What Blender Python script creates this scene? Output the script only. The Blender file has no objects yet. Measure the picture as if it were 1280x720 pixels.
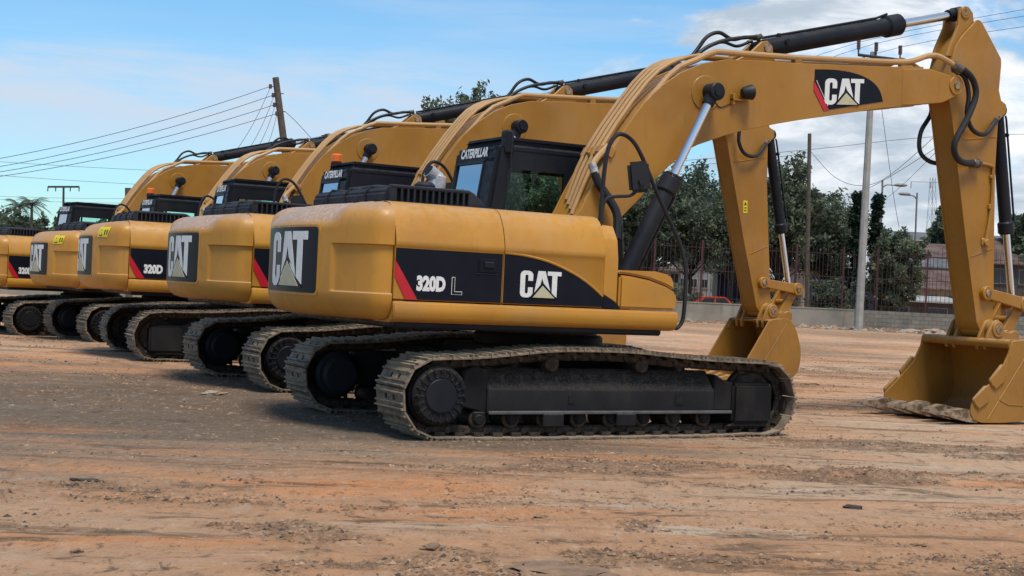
import bpy, bmesh, math, random
import numpy as np
from mathutils import Vector, Matrix, noise
random.seed(7); rng = np.random.default_rng(11)
S = bpy.context.scene; COL = S.collection
R = math.radians
# ------------------------------------------------------------------ camera
F_PX = 1716.07
CAM = Vector((-7.089, -12.1738, 1.3623))
YAW, PITCH, ROLL = R(29.028), R(-0.0519), R(2.7249)
fwd = Vector((math.sin(YAW)*math.cos(PITCH), math.cos(YAW)*math.cos(PITCH), math.sin(PITCH)))
rgt = Vector((math.cos(YAW), -math.sin(YAW), 0)); upv = rgt.cross(fwd)
r2 = rgt*math.cos(ROLL)+upv*math.sin(ROLL); u2 = upv*math.cos(ROLL)-rgt*math.sin(ROLL)
cam_d = bpy.data.cameras.new('camera'); cam = bpy.data.objects.new('camera', cam_d); COL.objects.link(cam)
cam_d.sensor_width = 36; cam_d.lens = F_PX/1280*36; cam_d.clip_start = .1; cam_d.clip_end = 3000
cam.matrix_world = Matrix(((r2.x, u2.x, -fwd.x, CAM.x), (r2.y, u2.y, -fwd.y, CAM.y), (r2.z, u2.z, -fwd.z, CAM.z), (0, 0, 0, 1)))
S.camera = cam
S.render.resolution_x, S.render.resolution_y = 1024, 576
S.view_settings.view_transform = 'Standard'; S.view_settings.look = 'None'
S.view_settings.exposure = 0.56; S.view_settings.gamma = 1
# ------------------------------------------------------------------ sun + sky
SUN_EL, SUN_AZ = R(68), R(192)     # azimuth: clockwise from +y, where the sun stands
sd = bpy.data.lights.new('sun', 'SUN'); sun = bpy.data.objects.new('sun', sd); COL.objects.link(sun)
sd.energy = 2.7; sd.angle = R(18); sd.color = (1, .92, .80)
sdir = Vector((math.sin(SUN_AZ)*math.cos(SUN_EL), math.cos(SUN_AZ)*math.cos(SUN_EL), math.sin(SUN_EL)))
sun.rotation_euler = (-sdir).to_track_quat('-Z', 'Y').to_euler()
W = bpy.data.worlds.new('World'); S.world = W; W.use_nodes = True
nt = W.node_tree; N = nt.nodes; L = nt.links
for n in list(N): N.remove(n)
wo = N.new('ShaderNodeOutputWorld'); bg = N.new('ShaderNodeBackground'); sky = N.new('ShaderNodeTexSky')
sky.sky_type = 'NISHITA'; sky.sun_disc = False; sky.sun_elevation = SUN_EL; sky.sun_rotation = SUN_AZ
sky.air_density = 1.0; sky.dust_density = .6; sky.ozone_density = 1.6
tc = N.new('ShaderNodeTexCoord')
def wmap(scale, loc=(0, 0, 0)):
    m = N.new('ShaderNodeMapping'); m.inputs['Scale'].default_value = scale; m.inputs['Location'].default_value = loc
    m.inputs['Rotation'].default_value = (0, 0, YAW)
    L.new(tc.outputs['Generated'], m.inputs['Vector']); return m
def wnoise(m, sc, det=6, ro=.55, dist=0.0):
    n = N.new('ShaderNodeTexNoise'); n.inputs['Scale'].default_value = sc; n.inputs['Detail'].default_value = det
    n.inputs['Roughness'].default_value = ro; n.inputs['Distortion'].default_value = dist
    L.new(m.outputs['Vector'], n.inputs['Vector']); return n.outputs['Fac']
def wmath(op, a, b=None, c=None, clamp=False):
    n = N.new('ShaderNodeMath'); n.operation = op; n.use_clamp = clamp
    for i, v in enumerate((a, b, c)):
        if v is None: continue
        if isinstance(v, (int, float)): n.inputs[i].default_value = v
        else: L.new(v, n.inputs[i])
    return n.outputs[0]
def wramp(f, lo, hi):
    n = N.new('ShaderNodeMapRange'); n.interpolation_type = 'SMOOTHSTEP'
    n.inputs['From Min'].default_value = lo; n.inputs['From Max'].default_value = hi
    L.new(f, n.inputs['Value']); return n.outputs[0]
def wmix(f, a, b):
    n = N.new('ShaderNodeMix'); n.data_type = 'RGBA'
    L.new(f, n.inputs['Factor']) if not isinstance(f, float) else setattr(n.inputs['Factor'], 'default_value', f)
    for k, v in ((6, a), (7, b)):
        if isinstance(v, tuple): n.inputs[k].default_value = v+(1,)
        else: L.new(v, n.inputs[k])
    return n.outputs[2]
m0 = wmap((1, 1, 1))
sep = N.new('ShaderNodeSeparateXYZ'); L.new(m0.outputs['Vector'], sep.inputs[0])
side = sep.outputs['X']; elev = sep.outputs['Z']       # side: -1 towards the row of machines, +1 away
mc = wmap((2.6, 2.6, 6.5), (.35, .2, .12)); n1 = wnoise(mc, 2.2, 8, .6, .35)
right_bias = wramp(side, -.02, .24)
low_bias = wmath('SUBTRACT', 1.0, wramp(elev, .02, .5))
cum = wmath('ADD', n1, wmath('MULTIPLY', right_bias, .30))
cum = wmath('SUBTRACT', cum, wmath('MULTIPLY', wramp(elev, .14, .30), wmath('MULTIPLY', right_bias, .12)))
cum_mask = wmath('MULTIPLY', wramp(cum, .62, .76), .97)
ms = wmap((1.5, 1.5, 17.0), (3.1, 1.7, .4)); n2 = wnoise(ms, 2.0, 6, .55, .2)
streak = wmath('MULTIPLY', wramp(n2, .48, .74), .32)
mg = wmap((2.4, 2.4, 7.5), (.9, 2.3, .66)); n3 = wnoise(mg, 3.6, 6, .6, .3)
shade = wramp(n3, .36, .62)
cloud_col = wmix(shade, (7.4, 7.55, 7.8), (3.6, 4.2, 4.9))
sky_t = N.new('ShaderNodeMix'); sky_t.data_type = 'RGBA'; sky_t.blend_type = 'MULTIPLY'; sky_t.inputs['Factor'].default_value = 1
L.new(sky.outputs['Color'], sky_t.inputs[6]); sky_t.inputs[7].default_value = (.74, 1.07, 1.22, 1)
bank = wmath('MULTIPLY', wramp(elev, .055, .12), wmath('SUBTRACT', 1.0, wramp(elev, .135, .185)))
mb_ = wmap((1.2, 1.2, 9.0), (5.1, .7, .4)); n4 = wnoise(mb_, 2.6, 6, .6, .3)
bank = wmath('MULTIPLY', wmath('MULTIPLY', bank, wramp(n4, .34, .60)), wmath('MULTIPLY', wmath('SUBTRACT', 1.0, wramp(side, -.10, .10)), .88))
c0 = wmix(bank, sky_t.outputs[2], (4.6, 5.2, 6.1))
c1 = wmix(streak, c0, (4.4, 5.2, 6.3))
c2 = wmix(cum_mask, c1, cloud_col)
L.new(c2, bg.inputs['Color']); bg.inputs['Strength'].default_value = .095
L.new(bg.outputs[0], wo.inputs['Surface'])

# ------------------------------------------------------------------ materials
MATS = {}
class NT:
    def __init__(s, name, rough=.6, metal=0.0, spec=.4):
        m = bpy.data.materials.new(name); m.use_nodes = True; s.m = m; s.n = m.node_tree.nodes; s.l = m.node_tree.links
        s.b = s.n['Principled BSDF']; s.b.inputs['Roughness'].default_value = rough; s.b.inputs['Metallic'].default_value = metal
        s.b.inputs['Specular IOR Level'].default_value = spec
        s.tc = s.n.new('ShaderNodeTexCoord'); MATS[name] = m
    def map(s, scale=(1, 1, 1), rot=(0, 0, 0), loc=(0, 0, 0), src='Object'):
        k = s.n.new('ShaderNodeMapping'); k.inputs['Scale'].default_value = scale; k.inputs['Rotation'].default_value = rot; k.inputs['Location'].default_value = loc
        s.l.new(s.tc.outputs[src], k.inputs[0]); return k.outputs[0]
    def noise(s, v, scale, det=5, ro=.55, dist=0.0):
        k = s.n.new('ShaderNodeTexNoise'); k.inputs['Scale'].default_value = scale; k.inputs['Detail'].default_value = det
        k.inputs['Roughness'].default_value = ro; k.inputs['Distortion'].default_value = dist; s.l.new(v, k.inputs['Vector']); return k.outputs['Fac']
    def vor(s, v, scale, out='Distance'):
        k = s.n.new('ShaderNodeTexVoronoi'); k.inputs['Scale'].default_value = scale; s.l.new(v, k.inputs['Vector']); return k.outputs[out]
    def ramp(s, f, lo, hi, a=0.0, b=1.0):
        k = s.n.new('ShaderNodeMapRange'); k.interpolation_type = 'SMOOTHSTEP'
        for nm, val in (('From Min', lo), ('From Max', hi), ('To Min', a), ('To Max', b)): k.inputs[nm].default_value = val
        s.l.new(f, k.inputs['Value']); return k.outputs[0]
    def math(s, op, a, b=0.0):
        k = s.n.new('ShaderNodeMath'); k.operation = op
        for i, v in enumerate((a, b)):
            if isinstance(v, (int, float)): k.inputs[i].default_value = v
            else: s.l.new(v, k.inputs[i])
        return k.outputs[0]
    def mix(s, f, a, b):
        k = s.n.new('ShaderNodeMix'); k.data_type = 'RGBA'
        if isinstance(f, (int, float)): k.inputs[0].default_value = f
        else: s.l.new(f, k.inputs[0])
        for i, v in ((6, a), (7, b)):
            if isinstance(v, tuple): k.inputs[i].default_value = v+(1,)
            else: s.l.new(v, k.inputs[i])
        return k.outputs[2]
    def col(s, c):
        if isinstance(c, tuple): s.b.inputs['Base Color'].default_value = c+(1,)
        else: s.l.new(c, s.b.inputs['Base Color'])
        return s
    def rough(s, v): s.l.new(v, s.b.inputs['Roughness'])
    def bump(s, h, strength=.4, dist=.02):
        k = s.n.new('ShaderNodeBump'); k.inputs['Strength'].default_value = strength; k.inputs['Distance'].default_value = dist
        s.l.new(h, k.inputs['Height']); s.l.new(k.outputs[0], s.b.inputs['Normal'])
    def up(s, lo, hi):
        g = s.n.new('ShaderNodeNewGeometry'); x = s.n.new('ShaderNodeSeparateXYZ'); s.l.new(g.outputs['Normal'], x.inputs[0])
        return s.ramp(x.outputs['Z'], lo, hi)
DUST = (.36, .25, .16)
def paint(name, base, dark, rough=.42, dust=.5, grime=.35, dustcol=DUST, heavy=False, spec=.5, up0=.35, up1=.95, ds=14, film=.16):
    t = NT(name, rough, spec=spec)
    oi = t.n.new('ShaderNodeObjectInfo'); ofs = t.math('MULTIPLY', oi.outputs['Random'], 37.0)
    av = t.n.new('ShaderNodeVectorMath'); av.operation = 'ADD'; t.l.new(t.tc.outputs['Object'], av.inputs[0]); t.l.new(ofs, av.inputs[1]); v = av.outputs[0]
    def vmap(sc):
        k = t.n.new('ShaderNodeMapping'); k.inputs['Scale'].default_value = sc; t.l.new(v, k.inputs[0]); return k.outputs[0]
    big = t.noise(v, 1.7, 5); fine = t.noise(v, ds, 6, .65)
    c = t.mix(t.ramp(big, .35, .7), base, dark)
    fade = t.noise(v, .6, 3); c = t.mix(t.math('MULTIPLY', t.ramp(fade, .42, .65), .35), c, tuple(min(1, x*1.22+.012) for x in base))
    vs = vmap((9, 9, 1.1)); st = t.noise(vs, 2.2, 5, .6)
    c = t.mix(t.math('MULTIPLY', t.ramp(st, .56, .78), grime), c, tuple(x*.45 for x in base))
    spk = t.noise(v, 55, 3, .6)
    c = t.mix(t.math('MULTIPLY', t.ramp(spk, .68, .76), .35), c, (.12, .07, .04))
    sc_ = t.noise(vmap((1.2, 1.2, 16)), 5, 4, .7, .6); c = t.mix(t.math('MULTIPLY', t.ramp(sc_, .66, .70), t.math('MULTIPLY', t.ramp(big, .50, .62), .5*min(1, grime*2))), c, (.16, .10, .055))
    gr = t.noise(v, 4.5, 6, .7); c = t.mix(t.math('MULTIPLY', t.ramp(gr, .52, .74), grime*.55), c, tuple(x*.55+y*.12 for x, y in zip(base, dustcol)))
    fl = t.noise(vmap((1.3, 1.3, .7)), 1.5, 6, .62); c = t.mix(t.math('MULTIPLY', t.ramp(fl, .44, .70), film), c, dustcol)
    upm = t.up(up0, up1)
    d = t.math('MULTIPLY', t.math('MULTIPLY', upm, t.ramp(fine, .25 if heavy else .38, .62)), dust)
    c = t.mix(d, c, dustcol)
    if heavy:
        vv = t.map(); s2 = t.n.new('ShaderNodeSeparateXYZ'); t.l.new(vv, s2.inputs[0])
        nn = t.noise(v, 22, 6, .72); z = t.ramp(t.math('ADD', s2.outputs['Z'], t.math('MULTIPLY', t.math('SUBTRACT', nn, .5), .16)), 1.835, 1.90)
        ya = t.math('ABSOLUTE', s2.outputs['Y']); yr = t.math('SUBTRACT', 1.0, t.ramp(t.math('ADD', ya, t.math('MULTIPLY', t.math('SUBTRACT', nn, .5), .5)), .66, 1.02)); yr = t.math('ADD', t.math('MULTIPLY', yr, .85), .12)
        c = t.mix(t.math('MULTIPLY', t.math('MULTIPLY', z, yr), t.ramp(nn, .30, .58, .45, 1.0)), c, t.mix(t.ramp(nn, .42, .62), (.30, .20, .135), (.44, .32, .235)))
    t.col(c); t.rough(t.ramp(fine, .3, .7, rough-.05, rough+.22))
    t.bump(t.noise(v, 3.0, 3), .05, .02)
    return t.m
YEL = (.455, .208, .018); YELD = (.39, .172, .014)
paint('yellow_paint', YEL, YELD, rough=.36)
paint('yellow_arm_paint', (.325, .143, .008), (.27, .116, .007), dust=.35)
paint('pipe_paint', (.42, .235, .085), (.34, .19, .065), dust=.6)
paint('dusty_yellow_paint', YEL, YELD, heavy=True, dust=.8, dustcol=(.34, .23, .16))
paint('bucket_paint', (.300, .138, .014), (.235, .105, .012), rough=.5, grime=.6, dust=.6)
paint('black_paint', (.008, .0095, .014), (.011, .013, .018), rough=.42, dust=.3, grime=.1, dustcol=(.07, .062, .055), spec=.16, film=.12)
paint('hood_plastic', (.017, .020, .028), (.013, .015, .021), rough=.6, dust=.3, grime=.2, dustcol=(.09, .08, .075), spec=.2)
paint('frame_steel', (.0085, .0088, .0105), (.013, .0125, .013), rough=.6, dust=.5, grime=.2, dustcol=(.10, .078, .058), spec=.14, up0=.2, up1=.75, ds=45, film=.14)
def simple(name, c, rough=.6, metal=0.0, spec=.4, var=.25, scale=6, bump=0.0):
    t = NT(name, rough, metal, spec); v = t.map()
    n = t.noise(v, scale, 5, .6)
    t.col(t.mix(t.ramp(n, .3, .7), c, tuple(x*(1-var) for x in c)))
    if bump: t.bump(t.noise(v, scale*3, 4), bump, .02)
    return t.m
simple('decal_black', (.0075, .009, .0155), .4, var=.2, spec=.14)
simple('letter_white', (.72, .72, .70), .5, var=.12, scale=20)
simple('logo_cream', (.50, .46, .30), .5, var=.15)
simple('decal_red', (.50, .012, .025), .4, var=.15)
simple('sticker_yellow', (.72, .58, .02), .45, var=.1)
simple('rubber', (.010, .010, .012), .55, var=.3)
simple('chrome', (.72, .72, .73), .18, 1.0, var=.1, scale=2)
simple('silver_wrap', (.55, .55, .56), .45, .5, var=.4, scale=12, bump=.5)
simple('hose_fitting', (.16, .14, .11), .45, .6, var=.4)
simple('beacon_orange', (.75, .14, .01), .25, var=.1)
simple('window_void', (.004, .004, .005), .7)
simple('seat_fabric', (.02, .02, .022), .9)
t = NT('track_steel', .7, .25); v = t.map()
n1_ = t.noise(v, 9, 6, .65); n2_ = t.noise(v, 40, 4, .6)
c = t.mix(t.ramp(n1_, .35, .62), (.115, .085, .060), (.26, .20, .142)); c = t.mix(t.ramp(n2_, .55, .75), c, (.08, .06, .045))
t.col(t.mix(t.math('MULTIPLY', t.up(.5, .95), .55), c, (.35, .275, .195))); t.bump(n2_, .5, .01)
t = NT('chain_steel', .7, .2); v = t.map(); n1_ = t.noise(v, 16, 5, .65)
t.col(t.mix(t.ramp(n1_, .35, .65), (.020, .0145, .011), (.060, .043, .031)))
t = NT('worn_steel', .55, .35); v = t.map(); n1_ = t.noise(v, 12, 5, .65)
t.col(t.mix(t.ramp(n1_, .4, .6), (.13, .078, .042), (.34, .25, .165))); t.bump(n1_, .4, .02)
def glass(name, tint, refl=.12):
    m = bpy.data.materials.new(name); m.use_nodes = True; n = m.node_tree.nodes; l = m.node_tree.links
    for k in list(n): n.remove(k)
    o = n.new('ShaderNodeOutputMaterial'); mx = n.new('ShaderNodeMixShader'); tr = n.new('ShaderNodeBsdfTransparent'); gl = n.new('ShaderNodeBsdfGlossy')
    fr = n.new('ShaderNodeFresnel'); fr.inputs['IOR'].default_value = 1.5
    ad = n.new('ShaderNodeMath'); ad.operation = 'ADD'; ad.inputs[1].default_value = refl; l.new(fr.outputs[0], ad.inputs[0])
    tr.inputs[0].default_value = tint+(1,); gl.inputs['Roughness'].default_value = .03; gl.inputs[0].default_value = (.9, .95, 1, 1)
    l.new(ad.outputs[0], mx.inputs[0]); l.new(tr.outputs[0], mx.inputs[1]); l.new(gl.outputs[0], mx.inputs[2]); l.new(mx.outputs[0], o.inputs[0])
    MATS[name] = m
glass('cab_glass', (.84, .95, .92), -.035)
glass('rear_glass', (.35, .42, .45), .42)

# ------------------------------------------------------------------ mesh helper
class MB:
    def __init__(s): s.v = []; s.f = []; s.m = []; s.slots = []
    def slot(s, mat):
        if mat not in s.slots: s.slots.append(mat)
        return s.slots.index(mat)
    def add(s, vs, fs, mat, M=None):
        b = len(s.v)
        for p in vs:
            p = Vector(p)
            if M is not None: p = M(p) if callable(M) and not isinstance(M, Matrix) else M @ p
            s.v.append(p[:])
        k = s.slot(mat)
        for f in fs: s.f.append([i+b for i in f]); s.m.append(k)
        return s
    def bm(s, bm, mat, M=None):
        bm.verts.index_update()
        s.add([v.co for v in bm.verts], [[v.index for v in f.verts] for f in bm.faces], mat, M); bm.free(); return s
    def box(s, x0, x1, y0, y1, z0, z1, mat, b=0.0, M=None, seg=1):
        bm = bmesh.new(); bmesh.ops.create_cube(bm, size=1)
        for v in bm.verts: v.co = Vector((x0+(v.co.x+.5)*(x1-x0), y0+(v.co.y+.5)*(y1-y0), z0+(v.co.z+.5)*(z1-z0)))
        if b: bmesh.ops.bevel(bm, geom=list(bm.edges), offset=b, segments=seg, affect='EDGES', clamp_overlap=True)
        return s.bm(bm, mat, M)
    def prism(s, poly, c0, c1, mat, axis='y', b=0.0, M=None, seg=1):
        def P(a, q, c): return {'y': (a, c, q), 'x': (c, a, q), 'z': (a, q, c)}[axis]
        bm = bmesh.new(); A = [bm.verts.new(P(a, q, c0)) for a, q in poly]; B = [bm.verts.new(P(a, q, c1)) for a, q in poly]
        n = len(poly); bm.faces.new(A); bm.faces.new(B[::-1])
        for i in range(n): bm.faces.new((A[i], B[i], B[(i+1) % n], A[(i+1) % n]))
        bmesh.ops.recalc_face_normals(bm, faces=bm.faces)
        if b: bmesh.ops.bevel(bm, geom=[e for e in bm.edges if e.calc_face_angle(0) > .35], offset=b, segments=seg, affect='EDGES', clamp_overlap=True)
        return s.bm(bm, mat, M)
    def cyl(s, p0, p1, r0, mat, r1=None, n=20, M=None, b=0.0):
        r1 = r0 if r1 is None else r1
        p0 = Vector(p0); p1 = Vector(p1); d = (p1-p0).normalized(); a = d.orthogonal().normalized(); c = d.cross(a)
        prof = [(0, r0), (1, r1)]; ln = (p1-p0).length
        if b: prof = [(0, r0-b), (b/ln, r0), (1-b/ln, r1), (1, r1-b)]
        vs = []; fs = []
        for tt, rr in prof:
            for i in range(n):
                an = 2*math.pi*i/n; vs.append(p0.lerp(p1, tt)+(a*math.cos(an)+c*math.sin(an))*rr)
        for k in range(len(prof)-1):
            for i in range(n): fs.append((k*n+i, k*n+(i+1) % n, (k+1)*n+(i+1) % n, (k+1)*n+i))
        fs.append(tuple(range(n))[::-1]); fs.append(tuple(range((len(prof)-1)*n, len(prof)*n)))
        return s.add(vs, fs, mat, M)
    def tube(s, pts, r, mat, n=8, smooth=0, M=None):
        pts = [Vector(p) for p in pts]
        if smooth: pts = catmull(pts, smooth)
        rr = r if isinstance(r, (list, tuple)) else None
        vs = []; fs = []; prev = None
        for i, p in enumerate(pts):
            d = (pts[min(i+1, len(pts)-1)]-pts[max(i-1, 0)]).normalized()
            if prev is None: a = d.orthogonal().normalized()
            else: a = (prev-d*prev.dot(d)).normalized()
            prev = a; c = d.cross(a); q = (rr[0]+(rr[1]-rr[0])*i/(len(pts)-1)) if rr else r
            for k in range(n): vs.append(p+(a*math.cos(2*math.pi*k/n)+c*math.sin(2*math.pi*k/n))*q)
        for i in range(len(pts)-1):
            for k in range(n): fs.append((i*n+k, i*n+(k+1) % n, (i+1)*n+(k+1) % n, (i+1)*n+k))
        fs.append(tuple(range(n))[::-1]); fs.append(tuple(range((len(pts)-1)*n, len(pts)*n)))
        return s.add(vs, fs, mat, M)
    def mesh(s, name, ang=32):
        me = bpy.data.meshes.new(name); me.from_pydata(s.v, [], s.f)
        for k in s.slots: me.materials.append(MATS[k])
        me.polygons.foreach_set('material_index', s.m)
        bm = bmesh.new(); bm.from_mesh(me); bmesh.ops.recalc_face_normals(bm, faces=bm.faces); bm.to_mesh(me); bm.free()
        me.polygons.foreach_set('use_smooth', [True]*len(me.polygons)); me.set_sharp_from_angle(angle=R(ang)); me.update(); return me
    def build(s, name, parent=None, ang=32, label=None):
        o = bpy.data.objects.new(name, s.mesh(name, ang)); COL.objects.link(o)
        if parent: o.parent = parent
        if label: o['label'] = label
        return o
def catmull(p, k):
    out = []
    for i in range(len(p)-1):
        a = p[max(i-1, 0)]; b = p[i]; c = p[i+1]; d = p[min(i+2, len(p)-1)]
        for j in range(k):
            t = j/k; out.append(.5*((2*b)+(c-a)*t+(2*a-5*b+4*c-d)*t*t+(3*b-a-3*c+d)*t**3))
    return out+[p[-1]]
def tag(o, label, cat, group=None, kind=None):
    if label: o['label'] = label
    if cat: o['category'] = cat
    if group: o['group'] = group
    if kind: o['kind'] = kind
    return o
def empty(name, loc, rz=0, **k):
    o = bpy.data.objects.new(name, None); COL.objects.link(o); o.location = loc; o.rotation_euler = (0, 0, rz); o.empty_display_size = .3
    return o
def copy_tree(o, parent=None):
    c = o.copy(); COL.objects.link(c)
    if parent: c.parent = parent
    for ch in list(o.children): copy_tree(ch, c)
    return c
def gz(x, y):
    t = min(max((y-13)/6, 0), 1); return -.14*t*t*(3-2*t)
def at(u, v, c):
    """world point seen at pixel (u, v) of the 1280-px photo, at depth c along the view axis"""
    a, b = (u-640), (v-360)
    return CAM+(fwd*F_PX+r2*a-u2*b)*(c/F_PX)
def ground_at(u, c):
    p = at(u, 360+(u-640)*math.tan(ROLL), c); return Vector((p.x, p.y, gz(p.x, p.y)))

# ------------------------------------------------------------------ lettering
def flat(mb, poly, fn, h, mat, t=.003):
    n = len(poly); vs = [fn(a, b, h) for a, b in poly]+[fn(a, b, h-t) for a, b in poly]
    fs = [list(range(n)), list(range(n, 2*n))[::-1]]+[(i, (i+1) % n, n+(i+1) % n, n+i) for i in range(n)]
    mb.add(vs, fs, mat)
def rrect(x0, x1, y0, y1, r, k=4):
    out = []
    for cx, cy, a0 in ((x1-r, y1-r, 0), (x0+r, y1-r, 90), (x0+r, y0+r, 180), (x1-r, y0+r, 270)):
        for i in range(k+1): a = R(a0+90*i/k); out.append((cx+r*math.cos(a), cy+r*math.sin(a)))
    return out
def logo(mb, x, y, w, h, fn, h0, tri='logo_cream', shear=0.0):
    """the three-letter emblem with its triangle, in the box (x, y, w, h) of the surface fn"""
    g = lambda a, b: (x+w*a, y+h*b+shear*w*a)
    P = lambda L: [g(a, b) for a, b in L]
    C = [(.33, .62), (.33, .86), (.29, .95), (.22, .99), (.10, .99), (.03, .94), (0, .84), (0, .15), (.03, .05), (.10, 0), (.21, 0), (.28, .05), (.33, .15), (.33, .38), (.205, .38), (.205, .20), (.19, .15), (.145, .15), (.125, .20), (.125, .80), (.145, .84), (.19, .84), (.205, .80), (.205, .62)]
    flat(mb, P([(a_*.93, b_) for a_, b_ in C]), fn, h0, 'letter_white')
    flat(mb, P([(.43, 1), (.52, 1), (.525, .74), (.465, .28), (.34, .08), (.335, .05)]), fn, h0, 'letter_white')
    flat(mb, P([(.52, 1), (.605, 1), (.755, .18), (.66, .30), (.60, .42), (.525, .74)]), fn, h0, 'letter_white')
    flat(mb, P([(.66, 1), (1.0, 1), (1.0, .845), (.90, .845), (.90, .04), (.775, .17), (.775, .845), (.66, .845)]), fn, h0, 'letter_white')
    flat(mb, P([(.245, -.02), (.525, .555), (.56, .555), (.91, -.02)]), fn, h0+.003, 'decal_black')
    flat(mb, P([(.31, .01), (.542, .455), (.845, .01)]), fn, h0+.006, tri)
FONTC = {}
def text_geo(s, bold):
    cu = bpy.data.curves.new('lettering', 'FONT'); cu.body = s; cu.offset = bold; cu.resolution_u = 3
    o = bpy.data.objects.new('lettering', cu); COL.objects.link(o); bpy.context.view_layer.update()
    dg = bpy.context.evaluated_depsgraph_get(); me = o.evaluated_get(dg).to_mesh()
    vs = [tuple(v.co) for v in me.vertices]; fs = [list(p.vertices) for p in me.polygons]
    o.evaluated_get(dg).to_mesh_clear(); bpy.data.objects.remove(o); bpy.data.curves.remove(cu)
    xs = [v[0] for v in vs]; ys = [v[1] for v in vs]; x0, x1, y0, y1 = min(xs), max(xs), min(ys), max(ys)
    return [((v[0]-x0)/(x1-x0), (v[1]-y0)/(y1-y0)) for v in vs], fs
def text(mb, s, x, y, w, h, fn, h0, mat='letter_white', bold=.03):
    vs, fs = text_geo(s, bold)
    mb.add([fn(x+w*a, y+h*b, h0) for a, b in vs], fs, mat)

# ================================================================== EXCAVATOR
HW = 1.362; PIN = Vector((5.62, 0, 4.07))
def rail(y):  # maps (a, b, h) on a right-hand side plane to space: a along x, b along z, h out towards -y
    return lambda a, b, h: (a, y-h, b)
def track_path():
    top = [(-1.62, .705), (-1.41, .715), (-1.1, .745), (-.70, .785), (-.28, .795), (.2, .79), (.55, .765), (1.0, .735), (1.4, .72), (1.70, .715)]
    front = [(1.70+.36*math.sin(R(a)), .355+.36*math.cos(R(a))) for a in range(15, 166, 15)]
    front = [(x+.10, z) for x, z in front]
    bot = [(1.72, .028), (1.2, .012), (0, .010), (-1.2, .012), (-1.70, .026)]
    rear = [(-1.80-.36*math.sin(R(a)), .375-.355*math.cos(R(a))) for a in range(12, 166, 14)]
    return [Vector((x, 0, z)) for x, z in top+front+bot+rear]
def crawler(parent):
    pts = catmull(track_path()+[track_path()[0]], 8); seg = [0]
    for a, b in zip(pts, pts[1:]): seg.append(seg[-1]+(b-a).length)
    n = 49; tot = seg[-1]; pit = tot/n
    def pos(s):
        s %= tot; k = int(np.searchsorted(seg, s, side='right'))-1; k = min(k, len(pts)-2)
        return pts[k].lerp(pts[k+1], (s-seg[k])/(seg[k+1]-seg[k]))
    mb = MB(); h = .293; q = pit/2
    for i in range(n):
        s = i*pit; A = pos(s-q); B = pos(s+q); c = (A+B)/2; tdir = (B-A).normalized(); nrm = Vector((-tdir.z, 0, tdir.x))
        if nrm.dot(c-Vector((0, 0, .38))) < 0: nrm = -nrm
        jit = (rng.random()-.5)*.006
        def M(p, c=c, t=tdir, nn=nrm, j=jit): return c+t*p.x+Vector((0, p.y+j, 0))+nn*p.z
        T = 'track_steel'
        mb.box(-q+.006, -.012, -h, h, 0, .016, T, M=M); mb.box(.036, q-.002, -h, h, 0, .0165, T, M=M)
        for y0, y1 in ((-h, -.105), (-.055, .055), (.105, h)): mb.box(-.012, .036, y0, y1, 0.0005, .0155, T, M=M)
        for tx, hh in ((-q+.022, .042), (-.03, .038), (.062, .038)):
            mb.prism([(tx-.013, .012), (tx+.013, .012), (tx+.007, hh), (tx-.007, hh)], -h+.004, h-.004, T, M=M)
        for yy in (-.10, .10):
            mb.box(-q-.008, q+.008, yy-.022, yy+.022, -.092, -.002, 'chain_steel', b=.02, M=M)
        for yy in (-.16, .16): mb.box(-.05, .05, yy-.03, yy+.03, -.035, -.001, 'chain_steel', M=M)
        mb.cyl((q, -.135, -.047), (q, .135, -.047), .03, 'chain_steel', n=8, M=M)
    return mb.build('crawler_track', parent)
def final_drive():
    a = MB(); c = Vector((-1.80, 0, .385))
    a.cyl(c+Vector((0, -.20, 0)), c+Vector((0, .10, 0)), .275, 'frame_steel', n=36, b=.012)
    a.cyl(c+Vector((0, -.275, 0)), c+Vector((0, -.19, 0)), .262, 'frame_steel', n=40, b=.03)
    a.cyl(c+Vector((0, -.290, 0)), c+Vector((0, -.274, 0)), .155, 'black_paint', n=36, b=.012)
    for k in range(20):
        an = 2*math.pi*k/20; d = Vector((math.cos(an), 0, math.sin(an))); p = c+d*.222+Vector((0, -.272, 0))
        a.cyl(p, p+Vector((0, -.022, 0)), .017, 'frame_steel', n=6)
        a.tube([c+d*.165+Vector((0, -.279, 0)), c+d*.25+Vector((0, -.270, 0))], .008, 'hood_plastic', n=4)
    return a
def sprocket():
    a = MB(); c = Vector((-1.80, 0, .385)); n = 21; pl = []
    for k in range(n*2):
        an = 2*math.pi*k/(n*2); r = .345 if k % 2 == 0 else .285; pl.append((c.x+r*math.cos(an), c.z+r*math.sin(an)))
    a.prism(pl, -.032, .032, 'chain_steel', b=.006)
    a.cyl(c+Vector((0, .03, 0)), c+Vector((0, .27, 0)), .235, 'black_paint', n=32, b=.03)
    a.cyl(c+Vector((0, .20, 0)), c+Vector((0, .36, 0)), .19, 'black_paint', n=32, b=.03)
    return a
def idler():
    a = MB(); c = Vector((1.78, 0, .365))
    a.cyl(c+Vector((0, -.07, 0)), c+Vector((0, .07, 0)), .262, 'chain_steel', n=32, b=.02)
    a.cyl(c+Vector((0, -.036, 0)), c+Vector((0, .036, 0)), .292, 'chain_steel', n=32, b=.01)
    a.cyl(c+Vector((0, -.16, 0)), c+Vector((0, .16, 0)), .08, 'frame_steel', n=20, b=.01)
    return a
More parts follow.
